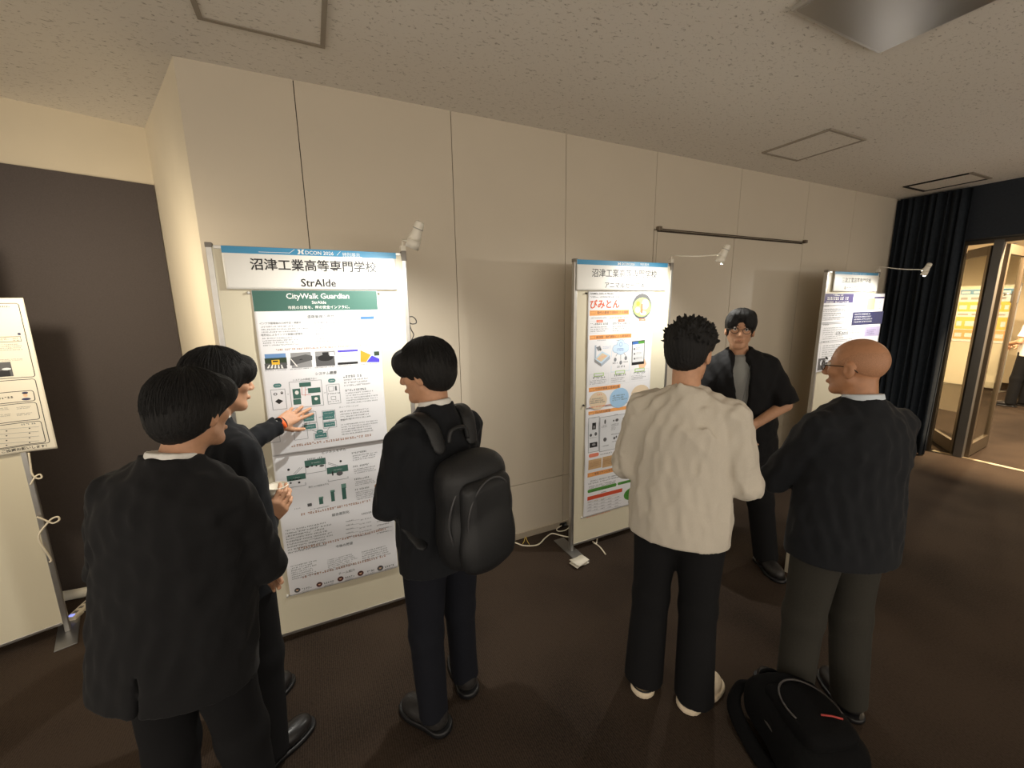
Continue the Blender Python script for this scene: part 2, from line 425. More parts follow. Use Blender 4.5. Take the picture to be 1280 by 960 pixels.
def sdf_mesh(prims, h, disp=None, amp=0.0):
    """prims: list of (op, shape, k), op in 'u','s','i'; returns vertices, quads"""
    us = [s for op, s, k in prims if op == 'u']
    lo = np.min([s.lo for s in us], 0)-0.03-amp; hi = np.max([s.hi for s in us], 0)+0.03+amp
    B = 8
    nb = np.ceil((hi-lo)/(h*B)).astype(int)+1
    dims = nb*B
    Rb = h*B*0.87
    ix = np.stack(np.meshgrid(*[np.arange(n) for n in nb], indexing='ij'), -1).reshape(-1, 3)
    cen = (lo+(ix*B+(B-1)/2)*h).astype(np.float32)
    acc = np.full(len(cen), 1e3, np.float32); U = acc.copy(); dc = []
    for op, s, k in prims:
        d = s(cen).astype(np.float32); dc.append(d)
        if op == 'u': acc = smin(acc, d, k); U = np.minimum(U, d)
        elif op == 's': acc = -smin(-acc, d, k)
        else: acc = -smin(-acc, -d, k)
    keep = np.abs(acc) < Rb*1.35+2*h+amp
    kid = np.nonzero(keep)[0]
    off = np.stack(np.meshgrid(*[np.arange(B)]*3, indexing='ij'), -1).reshape(-1, 3)
    val = np.full((len(kid), B**3), 1e3, np.float32)
    base = lo+ix[kid]*B*h
    offh = (off*h).astype(np.float32)
    for (op, s, k), d0 in zip(prims, dc):
        d0k = d0[kid]
        if op == 'u': sel = d0k < U[kid]+2*Rb+k*1.2+0.01
        elif op == 's': sel = d0k < 2.2*Rb+k+amp
        else: sel = d0k > -(2.2*Rb+k+amp)
        sel = np.nonzero(sel)[0]
        if not len(sel): continue
        P = (base[sel][:, None, :]+offh[None]).reshape(-1, 3).astype(np.float32)
        d = s(P).reshape(len(sel), -1)
        v = val[sel]
        if op == 'u': v = smin(v, d, k)
        elif op == 's': v = -smin(-v, d, k)
        else: v = -smin(-v, -d, k)
        val[sel] = v
    if disp is not None:
        P = (base[:, None, :]+offh[None]).reshape(-1, 3).astype(np.float32)
        val = val+disp(P).reshape(val.shape)
    G = np.where(acc > 0, np.float32(1), np.float32(-1)).reshape(nb)
    G = np.repeat(np.repeat(np.repeat(G, B, 0), B, 1), B, 2).astype(np.float32)
    g4 = G.reshape(nb[0], B, nb[1], B, nb[2], B)
    i = ix[kid]
    g4[i[:, 0], :, i[:, 1], :, i[:, 2], :] = val.reshape(-1, B, B, B)
    S = G < 0
    # surface nets
    c = np.zeros(dims-1, np.int8)
    for dx in (0, 1):
        for dy in (0, 1):
            for dz in (0, 1):
                c += S[dx:dims[0]-1+dx, dy:dims[1]-1+dy, dz:dims[2]-1+dz]
    act = np.stack(np.nonzero((c > 0) & (c < 8)), -1)
    idm = np.full(dims-1, -1, np.int32); idm[act[:, 0], act[:, 1], act[:, 2]] = np.arange(len(act))
    co = [(a, b, d) for a in (0, 1) for b in (0, 1) for d in (0, 1)]
    cv = np.stack([G[act[:, 0]+a, act[:, 1]+b, act[:, 2]+d] for a, b, d in co], 1)
    sm = np.zeros((len(act), 3), np.float32); cnt = np.zeros(len(act), np.float32)
    for e0 in range(8):
        for ax in range(3):
            if co[e0][ax] == 0:
                t = list(co[e0]); t[ax] = 1; e1 = co.index(tuple(t))
                a = cv[:, e0]; b = cv[:, e1]; m = (a < 0) != (b < 0)
                tt = np.where(m, a/np.where(m, a-b, 1), 0)
                p = np.array(co[e0], np.float32)[None]+np.zeros((len(act), 3), np.float32)
                p[:, ax] += tt
                sm += p*m[:, None]; cnt += m
    V = lo+(act+sm/cnt[:, None])*h
    Q = []
    for ax in range(3):
        sl0 = [slice(1, -1)]*3; sl1 = [slice(1, -1)]*3
        sl0[ax] = slice(0, dims[ax]-1); sl1[ax] = slice(1, dims[ax])
        A = S[tuple(sl0)]; Bv = S[tuple(sl1)]
        for inside, flip in (((A & ~Bv), False), ((~A & Bv), True)):
            e = np.stack(np.nonzero(inside), -1)
            o = np.ones(3, int); o[ax] = 0; e = e+o
            u, w = (ax+1) % 3, (ax+2) % 3
            def cell(du, dw):
                t = e.copy(); t[:, u] += du; t[:, w] += dw
                return idm[t[:, 0], t[:, 1], t[:, 2]]
            q = np.stack([cell(-1, -1), cell(0, -1), cell(0, 0), cell(-1, 0)], 1)
            if flip: q = q[:, ::-1]
            Q.append(q)
    return V.astype(np.float32), np.concatenate(Q)

def sdf_obj(name, prims, h, m, parent, origin, disp=None, amp=0.0):
    V, Q = sdf_mesh(prims, h, disp, amp)
    return np_mesh(name, V-np.asarray(origin, np.float32), Q, m, parent)

def waves(seed, n, lo, hi, amp, stretch=(1, 1, 1)):
    """smooth folds: a sum of warped sine waves"""
    rg = np.random.RandomState(seed)
    K = []
    for i in range(n):
        v = rg.normal(size=3)*np.array(stretch); v = v/np.linalg.norm(v)*rg.uniform(lo, hi)
        K.append((v.astype(np.float32), rg.uniform(0, 6.28), rg.uniform(.5, 1)))
    def f(p):
        w = p+0.03*np.sin(p[:, [1, 2, 0]]*9+seed)
        s = 0
        for v, ph, a in K: s = s+a*np.sin(w@v+ph)
        return (amp/math.sqrt(n))*s
    return f

def folds(seed, n, lo, hi, amp, stretch, hem_z, fine=.25, fade=.10):
    """creased cloth: ridged waves pushed outwards only, dying out at the hem"""
    rg = np.random.RandomState(seed); K = []
    for i in range(n):
        v = rg.normal(size=3)*np.array(stretch); v = v/np.linalg.norm(v)*rg.uniform(lo, hi)
        K.append((v.astype(np.float32), rg.uniform(0, 6.28), rg.uniform(.4, 1)))
    fw = waves(seed+1, 8, hi, hi*1.7, amp*fine, stretch)
    def f(p):
        w = p+0.05*np.sin(p[:, [1, 2, 0]]*7+seed)
        s = 0
        for v, ph, a in K: s = s+a*(1-np.abs(np.sin(.5*(w@v)+ph)))**2
        mask = np.clip((p[:, 2]-hem_z)/fade, .12, 1)
        return -(amp*1.6/n*s+np.maximum(fw(p), -amp*.2))*mask
    return f
# ------------------------------------------------------------------ people
M_SKIN = mat('skin', srgb(196, 148, 116), 0.55, var=0.06, scale=60, bump=0.05, bscale=600)
M_SKIN_TAN = mat('skin_tan', srgb(178, 128, 94), 0.42, var=0.08, scale=45, bump=0.05, bscale=600)
M_HAIR = mat('hair_black', srgb(24, 23, 23), 0.62, var=0.3, scale=60, bump=0.5, bscale=180, stretch=(3, 3, 0.5), spec=0.3)
M_SUIT = mat('suit_black_wool', srgb(20, 20, 22), 0.85, var=0.15, scale=300, bump=0.06, bscale=900, spec=0.25, sheen=0.04)
M_SUIT_NAVY = mat('suit_dark_navy_wool', srgb(21, 23, 27), 0.85, var=0.15, scale=300, bump=0.06, bscale=900, spec=0.25, sheen=0.04)
M_TROUSER = mat('trouser_black', srgb(18, 18, 20), 0.85, var=0.15, scale=300, bump=0.06, bscale=800, spec=0.25)
M_TROUSER_GREY = mat('trouser_dark_grey', srgb(52, 50, 45), 0.9, var=0.12, scale=260, bump=0.06, bscale=800, spec=0.2)
M_TROUSER_NAVY = mat('trouser_navy', srgb(20, 22, 30), 0.85, var=0.15, scale=300, bump=0.06, bscale=800, spec=0.25)
M_SHIRT = mat('shirt_white_cotton', srgb(232, 230, 224), 0.8, var=0.03, scale=200, bump=0.05, bscale=700)
M_TEE_WHITE = mat('tee_white_jersey', srgb(198, 190, 176), 0.9, var=0.04, scale=350, bump=0.10, bscale=500)
M_TEE_GREY = mat('tee_grey_jersey', srgb(150, 152, 150), 0.9, var=0.06, scale=300, bump=0.08, bscale=500)
M_OVERSHIRT = mat('overshirt_black', srgb(22, 22, 24), 0.85, var=0.12, scale=200, bump=0.08, bscale=500, spec=0.25)
M_SHOE = mat('shoe_black_leather', srgb(36, 34, 34), 0.32, var=0.1, scale=60)
M_SHOE_MESH = mat('shoe_black_mesh', srgb(40, 38, 37), 0.45, var=0.25, scale=90, bump=0.2, bscale=220)
M_SOLE_WHITE = mat('sole_off_white_rubber', srgb(224, 208, 182), 0.6, var=0.05, scale=80)
M_BLACK = mat('black_plastic', srgb(22, 22, 24), 0.4)
M_EYE = mat('eye_white', srgb(225, 218, 210), 0.2)
M_IRIS = mat('iris_dark', srgb(38, 26, 20), 0.2)
M_LIP = mat('lip', srgb(165, 104, 88), 0.5)
M_METAL_DARK = mat('dark_metal', srgb(60, 54, 48), 0.35, metal=0.8)

class WorldPt:
    def __init__(s, p): s.p = np.array(p, float)

class Fig:
    def __init__(s, base, phi, H, lean=0, side=0, twist=0, hphi=None, hpitch=0, hroll=0, hoff=(0, 0, 0)):
        s.base = np.array([base[0], base[1], 0.0]); s.s = H/1.72
        a = math.radians(phi)
        s.f = np.array([math.sin(a), math.cos(a), 0]); s.r = np.array([math.cos(a), -math.sin(a), 0]); s.z = np.array([0, 0, 1.0])
        t = math.radians(phi+twist); f = np.array([math.sin(t), math.cos(t), 0]); r = np.array([math.cos(t), -math.sin(t), 0])
        le, si = math.radians(lean), math.radians(side)
        up = nrm(s.z+math.tan(le)*s.f+math.tan(si)*s.r)
        s.tf = nrm(f-up*np.dot(f, up)); s.tz = up; s.tr = np.cross(s.tf, up)
        s.piv = s.base+s.z*0.95*s.s
        hp = math.radians(phi if hphi is None else hphi)
        f0 = np.array([math.sin(hp), math.cos(hp), 0]); r0 = np.array([math.cos(hp), -math.sin(hp), 0])
        p = math.radians(hpitch)
        s.hf = f0*math.cos(p)-s.z*math.sin(p); s.hz = s.z*math.cos(p)+f0*math.sin(p)
        ro = math.radians(hroll)
        s.hr = r0*math.cos(ro)-s.hz*math.sin(ro); s.hz = nrm(np.cross(s.hr, s.hf))
        s.hc = s.U(0, 0.025, 1.60)+s.s*(hoff[0]*s.hr+hoff[1]*s.hf+hoff[2]*s.hz)
    def L(s, x, y, z): return s.base+s.s*(x*s.r+y*s.f+z*s.z)
    def U(s, x, y, z): return s.piv+s.s*(x*s.tr+y*s.tf+(z-0.95)*s.tz)
    def Hd(s, x, y, z): return s.hc+s.s*(x*s.hr+y*s.hf+z*s.hz)
    def A(s, p): return p.p if isinstance(p, WorldPt) else s.U(*p)
    def RT(s): return np.stack([s.tr, s.tf, s.tz], 1)
    def RH(s): return np.stack([s.hr, s.hf, s.hz], 1)
    def RL(s): return np.stack([s.r, s.f, s.z], 1)

def rotv(v, ax, deg):
    a = math.radians(deg); ax = nrm(ax)
    return v*math.cos(a)+np.cross(ax, v)*math.sin(a)+ax*np.dot(ax, v)*(1-math.cos(a))

def hand_prims(w, d, n, side, curls, sc, spread=6, thumb=(35, 20), fl=1.0):
    """side 'R'/'L'; n palm normal; curls: per finger (index..little) (knuckle, middle, tip) degrees"""
    d = nrm(d); n = nrm(np.asarray(n)-d*np.dot(n, d)); t = np.cross(d, n)*(1 if side == 'R' else -1)
    out = []
    offs = (0.029, 0.010, -0.010, -0.028); Ls = (0.092, 0.096, 0.091, 0.082)
    seg = ((.043, .026, .021), (.047, .030, .022), (.043, .028, .021), (.034, .021, .019)); rad = (.0098, .0100, .0095, .0084)
    for i in range(4):
        kb = w+sc*(d*Ls[i]+t*offs[i])
        out.append(('u', Cone(w+sc*(d*0.01+t*offs[i]*0.62), kb, .0165*sc, .0125*sc), .012*sc))
        dd = rotv(d, n, (1 if side == 'R' else -1)*(-(1.5-i)*spread))
        if np.dot(dd-d, t)*offs[i] < 0: dd = rotv(d, n, (1 if side == 'R' else -1)*((1.5-i)*spread))
        ax = np.cross(dd, n); p = kb; a = 0
        for j in range(3):
            a += curls[i][j]
            v = rotv(dd, ax, a); q = p+v*seg[i][j]*sc*fl
            out.append(('u', Cone(p, q, rad[i]*sc*(1-.08*j), rad[i]*sc*(.92-.08*j)), .004*sc)); p = q
    b = w+sc*(d*0.022+t*0.022+n*0.008)
    td = nrm(rotv(nrm(d*math.cos(math.radians(thumb[0]))+t*math.sin(math.radians(thumb[0]))), d, 0)+n*math.tan(math.radians(thumb[1])))
    m1 = b+td*0.046*sc; out.append(('u', Cone(b, m1, .0165*sc, .0125*sc), .012*sc))
    td2 = nrm(td+d*0.45+n*0.15); m2 = m1+td2*0.034*sc; out.append(('u', Cone(m1, m2, .0115*sc, .0105*sc), .005*sc))
    td3 = nrm(td2+d*0.25); out.append(('u', Cone(m2, m2+td3*0.026*sc, .0105*sc, .0085*sc), .004*sc))
    return out

RELAX = ((25, 30, 15), (28, 32, 18), (32, 36, 20), (36, 38, 22))

def body_prims(g, arms, legs):
    s = g.s; RT = g.RT(); P = []
    u = lambda sh, k=.03: P.append(('u', sh, k*s))
    u(Ell(g.U(0, -.005, .97), np.array([.145, .095, .12])*s, RT)); u(Ell(g.U(0, .0, 1.09), np.array([.125, .085, .17])*s, RT))
    u(Ell(g.U(0, 0, 1.27), np.array([.145, .095, .17])*s, RT), .04)
    for sd in (-1, 1): u(Cone(g.U(sd*.02, -.012, 1.400), g.U(sd*.135, -.008, 1.362), .042*s, .045*s), .03)
    nk = g.Hd(0, -.022, -.06)
    u(Cone(g.U(0, -.012, 1.40), nk, .058*s, .052*s), .03)
    for sd in (-1, 1):
        hip, kn, an = legs[sd]
        u(Cone(hip, kn, .074*s, .052*s), .03); u(Cone(kn, an, .05*s, .034*s), .02)
        ft = legs['toe'][sd]
        u(Cone(an-g.z*.035*s, an-g.z*.05*s+ft*.12*s, .03*s, .024*s), .02)
        sh, el, wr = arms[sd]
        u(Cone(sh, el, .046*s, .038*s), .03); u(Cone(el, wr, .039*s, .026*s), .012)
    # head
    RH = g.RH()
    P.append(('u', Ell(g.Hd(0, -.014, .028), np.array([.073, .094, .086])*s, RH), .02*s))
    P.append(('u', Ell(g.Hd(0, .028, -.035), np.array([.053, .062, .078])*s, RH), .03*s))
    P.append(('u', Cone(g.Hd(-.012, .068, -.097), g.Hd(.012, .068, -.097), .016*s, .016*s), .025*s))
    for sd in (-1, 1):
        P.append(('u', Cone(g.Hd(sd*.050, .0, -.052), g.Hd(sd*.020, .058, -.092), .016*s, .014*s), .02*s))
        P.append(('u', Ell(g.Hd(sd*.040, .060, -.016), np.array([.020, .018, .018])*s, RH), .02*s))
        P.append(('s', Ell(g.Hd(sd*.031, .103, .012), np.array([.019, .016, .011])*s, RH), .012*s))
        e = g.Hd(sd*.077, -.010, -.008)
        P.append(('u', Ell(e, np.array([.011, .021, .034])*s, RH), .008*s))
        P.append(('s', Ell(g.Hd(sd*.090, -.004, -.006), np.array([.009, .011, .020])*s, RH), .006*s))
    P.append(('u', Cone(g.Hd(0, .090, .016), g.Hd(0, .108, -.026), .0085*s, .0125*s), .010*s))
    for sd in (-1, 1):
        P.append(('u', Ell(g.Hd(sd*.012, .098, -.030), np.array([.009, .010, .008])*s, RH), .006*s))
    P.append(('u', Cone(g.Hd(-.019, .088, -.062), g.Hd(.019, .088, -.062), .0085*s, .0085*s), .008*s))
    P.append(('s', Cone(g.Hd(-.021, .101, -.0635), g.Hd(.021, .101, -.0635), .003*s, .003*s), .004*s))
    return P

def jacket_prims(g, arms, hem=.80, bulk=1.0, flare=1.0, sleeve=1.0, cut=1.0, collar=True, slk=.014, depth=1.45):
    s = g.s; RT = g.RT(); P = []
    u = lambda sh, k=.03: P.append(('u', sh, k*s))
    u(Cone(g.U(0, .0, 1.28), g.U(0, -.012, hem), .180*bulk*s, .198*bulk*flare*s, flat=(g.tf, depth), cap=1), 0)
    u(Ell(g.U(0, -.005, 1.27), np.array([.178*bulk, .122*bulk, .17])*s, RT), .04)
    for sd in (-1, 1):
        u(Cone(g.U(sd*.02, -.02, 1.412), g.U(sd*.148, -.012, 1.366), .050*s, .055*s), .03)
    for sd in (-1, 1):
        sh, el, wr = arms[sd]
        u(Cone(sh, el, .060*sleeve*s, .050*sleeve*s), .010)
        if cut >= 1:
            e = el+(wr-el)*(0.97*min(cut, 1))
            u(Cone(el, e, .050*sleeve*s, .041*sleeve*s, cap=1), slk)
    if collar:
        u(Cone(g.U(0, -.028, 1.39), g.U(0, -.012, 1.472), .082*s, .068*s, cap=1), .018)
    return P

def trouser_prims(g, legs, w=1.0, hem=.045, top=1.0, bottom=1.0):
    s = g.s; RT = g.RT(); P = []
    u = lambda sh, k=.03: P.append(('u', sh, k*s))
    u(Ell(g.U(0, -.005, .965), np.array([.165, .118, .13])*s*top, RT))
    u(Cone(g.U(0, 0, 1.04), g.U(0, -.005, .92), .150*s, .160*s, flat=(g.tf, 1.4)), .04)
    for sd in (-1, 1):
        hip, kn, an = legs[sd]
        u(Cone(hip+g.z*.0*s, kn, .094*w*s, .072*w*s), .035)
        d = nrm(an-kn); e = an+d*(an[2]-hem)*1.0
        u(Cone(kn, e, .072*w*s, .066*w*bottom*s, cap=1), .03)
    return P

def shoe_obj(g, an, ft, root, m_up, m_sole, bulk=1.0, chunky=False):
    s = g.s; z = g.z; sd = np.cross(ft, z); R = np.stack([sd, ft, z], 1)
    p = np.array([an[0], an[1], 0.0])
    lo = 0.03 if chunky else 0.022
    P = [('u', Cone(p+ft*-.02*s+z*.052*s, p+ft*.135*s+z*.040*s, .043*bulk*s, .036*bulk*s), .0),
         ('u', Ell(p+ft*.09*s+z*.042*s, np.array([.048*bulk, .085, .036])*s, R), .02*s),
         ('u', Cone(p+z*.09*s+ft*-.012*s, p+z*.05*s+ft*-.01*s, .044*bulk*s, .044*bulk*s), .02*s),
         ('i', Half(p+z*(lo-.004), -z), .0)]
    sh = sdf_obj('shoe', P, .006, m_up, root, g.base)
    Q = [('u', Cone(p+ft*-.035*s+z*lo*.5, p+ft*.145*s+z*lo*.5, .050*bulk*s, .046*bulk*s), 0),
         ('u', Ell(p+ft*.10*s+z*lo*.5, np.array([.054*bulk, .09, .05])*s, R), .02*s),
         ('i', Half(p+z*lo, z), .004), ('i', Half(p+z*.001, -z), .002)]
    so = sdf_obj('sole', Q, .006, m_sole, None, g.base); so.parent = sh
    return sh

def hair_prims(g, style):
    s = g.s; R = g.RH(); H = g.Hd; P = []
    E = lambda c, r: Ell(H(*c), np.array(r)*s, R)
    def plane(p, n): return Half(H(*p), n[0]*g.hr+n[1]*g.hf+n[2]*g.hz)
    if style == 'mop':
        P += [('u', E((0, -.018, .042), (.092, .112, .098)), 0), ('u', E((0, -.045, -.01), (.084, .080, .085)), .03*s),
              ('u', E((-.03, .066, .058), (.055, .040, .050)), .03*s), ('u', E((.03, .066, .058), (.055, .040, .050)), .03*s),
              ('s', E((0, .135, -.055), (.085, .062, .085)), .01*s),
              ('i', plane((0, -.10, -.100), (0, .62, -1)), .012*s)]
    elif style == 'bowl':
        P += [('u', E((0, -.018, .040), (.094, .112, .096)), 0), ('u', E((0, -.05, -.01), (.084, .074, .08)), .03*s),
              ('u', E((-.028, .075, .050), (.056, .036, .052)), .025*s), ('u', E((.028, .075, .050), (.056, .036, .052)), .025*s),
              ('s', E((0, .135, -.065), (.085, .060, .085)), .01*s),
              ('s', E((0, .02, -.085), (.15, .05, .072)), .012*s),
              ('i', plane((0, -.10, -.098), (0, .45, -1)), .012*s)]
    elif style == 'parted':
        P += [('u', E((0, -.016, .040), (.089, .108, .094)), 0), ('u', E((0, -.045, -.01), (.080, .072, .08)), .03*s),
              ('u', E((-.050, .050, .050), (.036, .038, .052)), .018*s), ('u', E((.050, .050, .050), (.036, .038, .052)), .018*s),
              ('u', E((-.03, .04, .095), (.045, .05, .035)), .02*s), ('u', E((.03, .04, .095), (.045, .05, .035)), .02*s),
              ('s', E((0, .125, .012), (.040, .062, .066)), .012*s), ('s', E((0, .135, -.06), (.085, .06, .075)), .01*s),
              ('i', plane((0, -.10, -.095), (0, .60, -1)), .012*s)]
    elif style == 'spiky':
        P += [('u', E((0, -.016, .050), (.092, .112, .090)), 0), ('u', E((0, -.050, -.005), (.078, .066, .078)), .03*s),
              ('u', E((0, .06, .075), (.060, .040, .036)), .03*s),
              ('s', E((0, .135, -.045), (.085, .062, .085)), .01*s),
              ('i', plane((0, -.10, -.092), (0, .62, -1)), .012*s)]
        rg = random.Random(5)
        for i in range(260):
            th = rg.uniform(0, 6.283); el = rg.uniform(-.15, 1.35)
            d = np.array([math.cos(el)*math.cos(th), math.cos(el)*math.sin(th), math.sin(el)])
            if d[1] > .75 and d[2] < .2: continue
            p0 = np.array([0, -.016, .05])+d*np.array([.087, .106, .085])
            d2 = nrm(d+np.array([rg.uniform(-.5, .5), rg.uniform(-.3, .6), rg.uniform(-.2, .5)]))
            p1 = p0+d2*rg.uniform(.012, .026)
            P.append(('u', Cone(H(*p0), H(*p1), .0075*s, .0022*s), .005*s))
    return P

def hair_disp(g, seed, amp=.0018):
    R = g.RH(); crown = g.Hd(.01, -.045, .14); s = g.s
    def f(p):
        q = ((p-crown)@R)/s
        th = np.arctan2(q[:, 0], q[:, 1]); rr = np.sqrt((q*q).sum(1))
        a = np.sin(th*33+seed+3*np.sin(rr*16+seed)+2*np.sin(q[:, 2]*22))
        b = np.sin(th*61+seed*2+3*np.sin(rr*24)+q[:, 0]*40)
        return (amp*(.65*a+.45*b)*np.clip(rr/.06, 0, 1)).astype(np.float32)
    return f

def hair_strands(g, root, seed, style, n=420):
    """loose strands lying over the hair cap"""
    rg = random.Random(seed); s = g.s; V = []; F = []
    c = np.array([0, -.018, .041]); r0 = np.array([.092, .112, .098]) if style != 'parted' else np.array([.089, .108, .094])
    for i in range(n):
        th = rg.uniform(-math.pi, math.pi); a0 = rg.uniform(.05, .8); front = math.cos(th)
        a1 = (1.28 if front > .3 else 1.62 if front > -.3 else 2.05)*rg.uniform(.86, 1.03)
        if a1-a0 < .35: continue
        lift = rg.uniform(.995, 1.03); w = rg.uniform(.0011, .0024)*s; drift = rg.uniform(-.22, .22); m = 7; pts = []
        for k in range(m):
            t = k/(m-1); a = a0+(a1-a0)*t; tt = th+drift*t
            d = np.array([math.sin(a)*math.sin(tt), math.sin(a)*math.cos(tt), math.cos(a)])
            rr = r0*(lift+(.02*t if rg.random() < .3 else 0))
            q = c+d*rr+np.array([0, -.02*max(0, -d[2]), 0])
            if d[1] > .3: q[1] += .004*t
            pts.append(g.Hd(*q)-g.base)
        b = len(V)
        for k, p in enumerate(pts):
            dv = nrm(pts[min(k+1, m-1)]-pts[max(k-1, 0)]); o = nrm(p-(g.Hd(*c)-g.base)); sd = np.cross(dv, o); ww = w*(1-.75*(k/(m-1))**2)
            V += [p+sd*ww, p+o*ww*.9, p-sd*ww, p-o*ww*.9]
        for k in range(m-1):
            for j in range(4):
                a = b+4*k; F.append((a+j, a+(j+1) % 4, a+4+(j+1) % 4, a+4+j))
    o = np_mesh('hair_strands', V, F, M_HAIR, root); o['kind'] = 'stuff'; return o

def face_bits(g, root, glasses=None):
    s = g.s
    def sub(name, m): return m
    for sd in (-1, 1):
        mb = MB().sphere((0, 0, 0), .0112*s, 12)
        mb.build('eye', M_EYE, root, True, Vector(g.Hd(sd*.031, .0765, .010)-g.base))
        o = MB().sphere((0, 0, 0), (.0058*s, .0058*s, .0058*s), 10).build('iris', M_IRIS, root, True, Vector(g.Hd(sd*.031, .0835, .010)-g.base))
        c = [g.Hd(sd*x, y, z)-g.base for x, y, z in ((.014, .094, .032), (.026, .094, .037), (.038, .089, .037), (.050, .079, .031))]
        MB().tube(c, [.002*s, .0034*s, .003*s, .0015*s], 6).build('eyebrow', M_HAIR, root, True)
        e = [g.Hd(sd*x, y, z)-g.base for x, y, z in ((.018, .088, .012), (.026, .0905, .0165), (.036, .089, .0165), (.045, .082, .011))]
        MB().tube(e, .0016*s, 5).build('eyelid', M_HAIR, root, True)
    MB().tube([g.Hd(x, y, z)-g.base for x, y, z in ((-.020, .0875, -.0615), (-.008, .0925, -.0595), (0, .093, -.061), (.008, .0925, -.0595), (.020, .0875, -.0615))],
              [.002*s, .004*s, .004*s, .004*s, .002*s], 6).build('lips', M_LIP, root, True)
    if glasses:
        gl = None
        for sd in (-1, 1):
            ring = [g.Hd(sd*(.033+.022*math.cos(a)), .100-.004*math.cos(a), .004+.019*math.sin(a))-g.base for a in [6.2832*i/20 for i in range(21)]]
            mb = MB().tube(ring, .0017*s, 6, False)
            mb.tube([g.Hd(sd*x, y, z)-g.base for x, y, z in ((.055, .095, .008), (.072, .08, .010), (.079, .02, .008), (.080, -.02, .004), (.078, -.04, -.014))], .0020*s, 6)
            if sd == 1: mb.tube([g.Hd(x, y, z)-g.base for x, y, z in ((-.011, .104, .008), (0, .107, .011), (.011, .104, .008))], .0013*s, 6)
            o = mb.build('glasses_frame', glasses, root, True)

def make_person(label, g, arms, legs, hands, skin=None):
    root = empty('person', Vector(g.base), label, 'person')
    skin = skin or M_SKIN
    P = body_prims(g, arms, legs)
    for h in hands: P += h
    sdf_obj('body', P, .005, skin, root, g.base)
    return root

def std_legs(g, L, R, toeL, toeR, kneeL=None, kneeR=None):
    """L, R: local ankle (x, y); toe: degrees outwards"""
    s = g.s; out = {'toe': {}}
    for sd, an, toe, kn in ((-1, L, toeL, kneeL), (1, R, toeR, kneeR)):
        hip = g.L(sd*.088, 0, .90); ank = g.L(an[0], an[1], .085)
        k = g.L(*kn) if kn else (hip*0.48+ank*0.52)+g.f*.02*s
        out[sd] = (hip, k, ank)
        out['toe'][sd] = rotv(g.f, g.z, -toe*sd)
    return out

def std_arms(g, Rel, Rwr, Lel, Lwr, shx=.160):
    return {1: (g.U(shx, -.01, 1.360), g.A(Rel), g.A(Rwr)), -1: (g.U(-shx, -.01, 1.360), g.A(Lel), g.A(Lwr))}

def collar_obj(g, root, m, top=1.492, r=.0635):
    s = g.s
    P = [('u', Cone(g.U(0, -.024, 1.41), g.U(0, -.008, top), (r+.010)*s, r*s, cap=1), 0)]
    return sdf_obj('shirt_collar', P, .005, m, root, g.base)

def cuff_obj(g, root, m, el, wr, r=.036):
    s = g.s; d = nrm(wr-el)
    return sdf_obj('shirt_cuff', [('u', Cone(wr-d*.05*s, wr+d*.012*s, r*s, r*.98*s, cap=1), 0)], .005, m, root, g.base)

# ---- young man in front, back to the camera, arms folded
def person_front():
    g = Fig((-.435, 1.385), 22, 1.635, lean=4, side=5, hphi=36, hpitch=6, hoff=(.012, .03, 0))
    arms = std_arms(g, (.222, .08, 1.095), (.0, .205, 1.13), (-.25, .06, 1.085), (.105, .19, 1.025))
    legs = std_legs(g, (-.115, -.02), (.125, .03), 10, 12)
    hl = hand_prims(arms[-1][2], g.tr*1.0-g.tf*.45-g.tz*.05, -g.tf, 'L', ((10, 12, 8),)*4, g.s, spread=3)
    hr = hand_prims(arms[1][2], -g.tr-g.tf*.2+g.tz*.1, -g.tf, 'R', ((20, 30, 20),)*4, g.s, spread=3)
    root = make_person('black-suited young man with folded arms nearest the camera at left', g, arms, legs, [hl, hr])
    JH = .775
    J = jacket_prims(g, arms, hem=.775, flare=1.06, bulk=1.10)
    # centre vent at the back hem
    J.append(('s', RBox(g.U(.0, -.2, .80), np.array([.006, .12, .11])*g.s, .003, g.RT()), .006))
    sdf_obj('jacket', J, .007, M_SUIT, root, g.base, folds(3, 11, 34, 85, .016, (1, 1, .5), g.U(0, 0, JH)[2]), .014)
    collar_obj(g, root, M_SHIRT)
    sdf_obj('trousers', trouser_prims(g, legs, 1.02), .008, M_TROUSER, root, g.base, waves(4, 7, 16, 40, .003, (1, 1, .3)), .004)
    sdf_obj('hair', hair_prims(g, 'mop'), .0045, M_HAIR, root, g.base, hair_disp(g, 1.0), .006)
    hair_strands(g, root, 10, 'mop')
    face_bits(g, root)
    for sd in (-1, 1): shoe_obj(g, legs[sd][2], legs['toe'][sd], root, M_SHOE, M_BLACK)

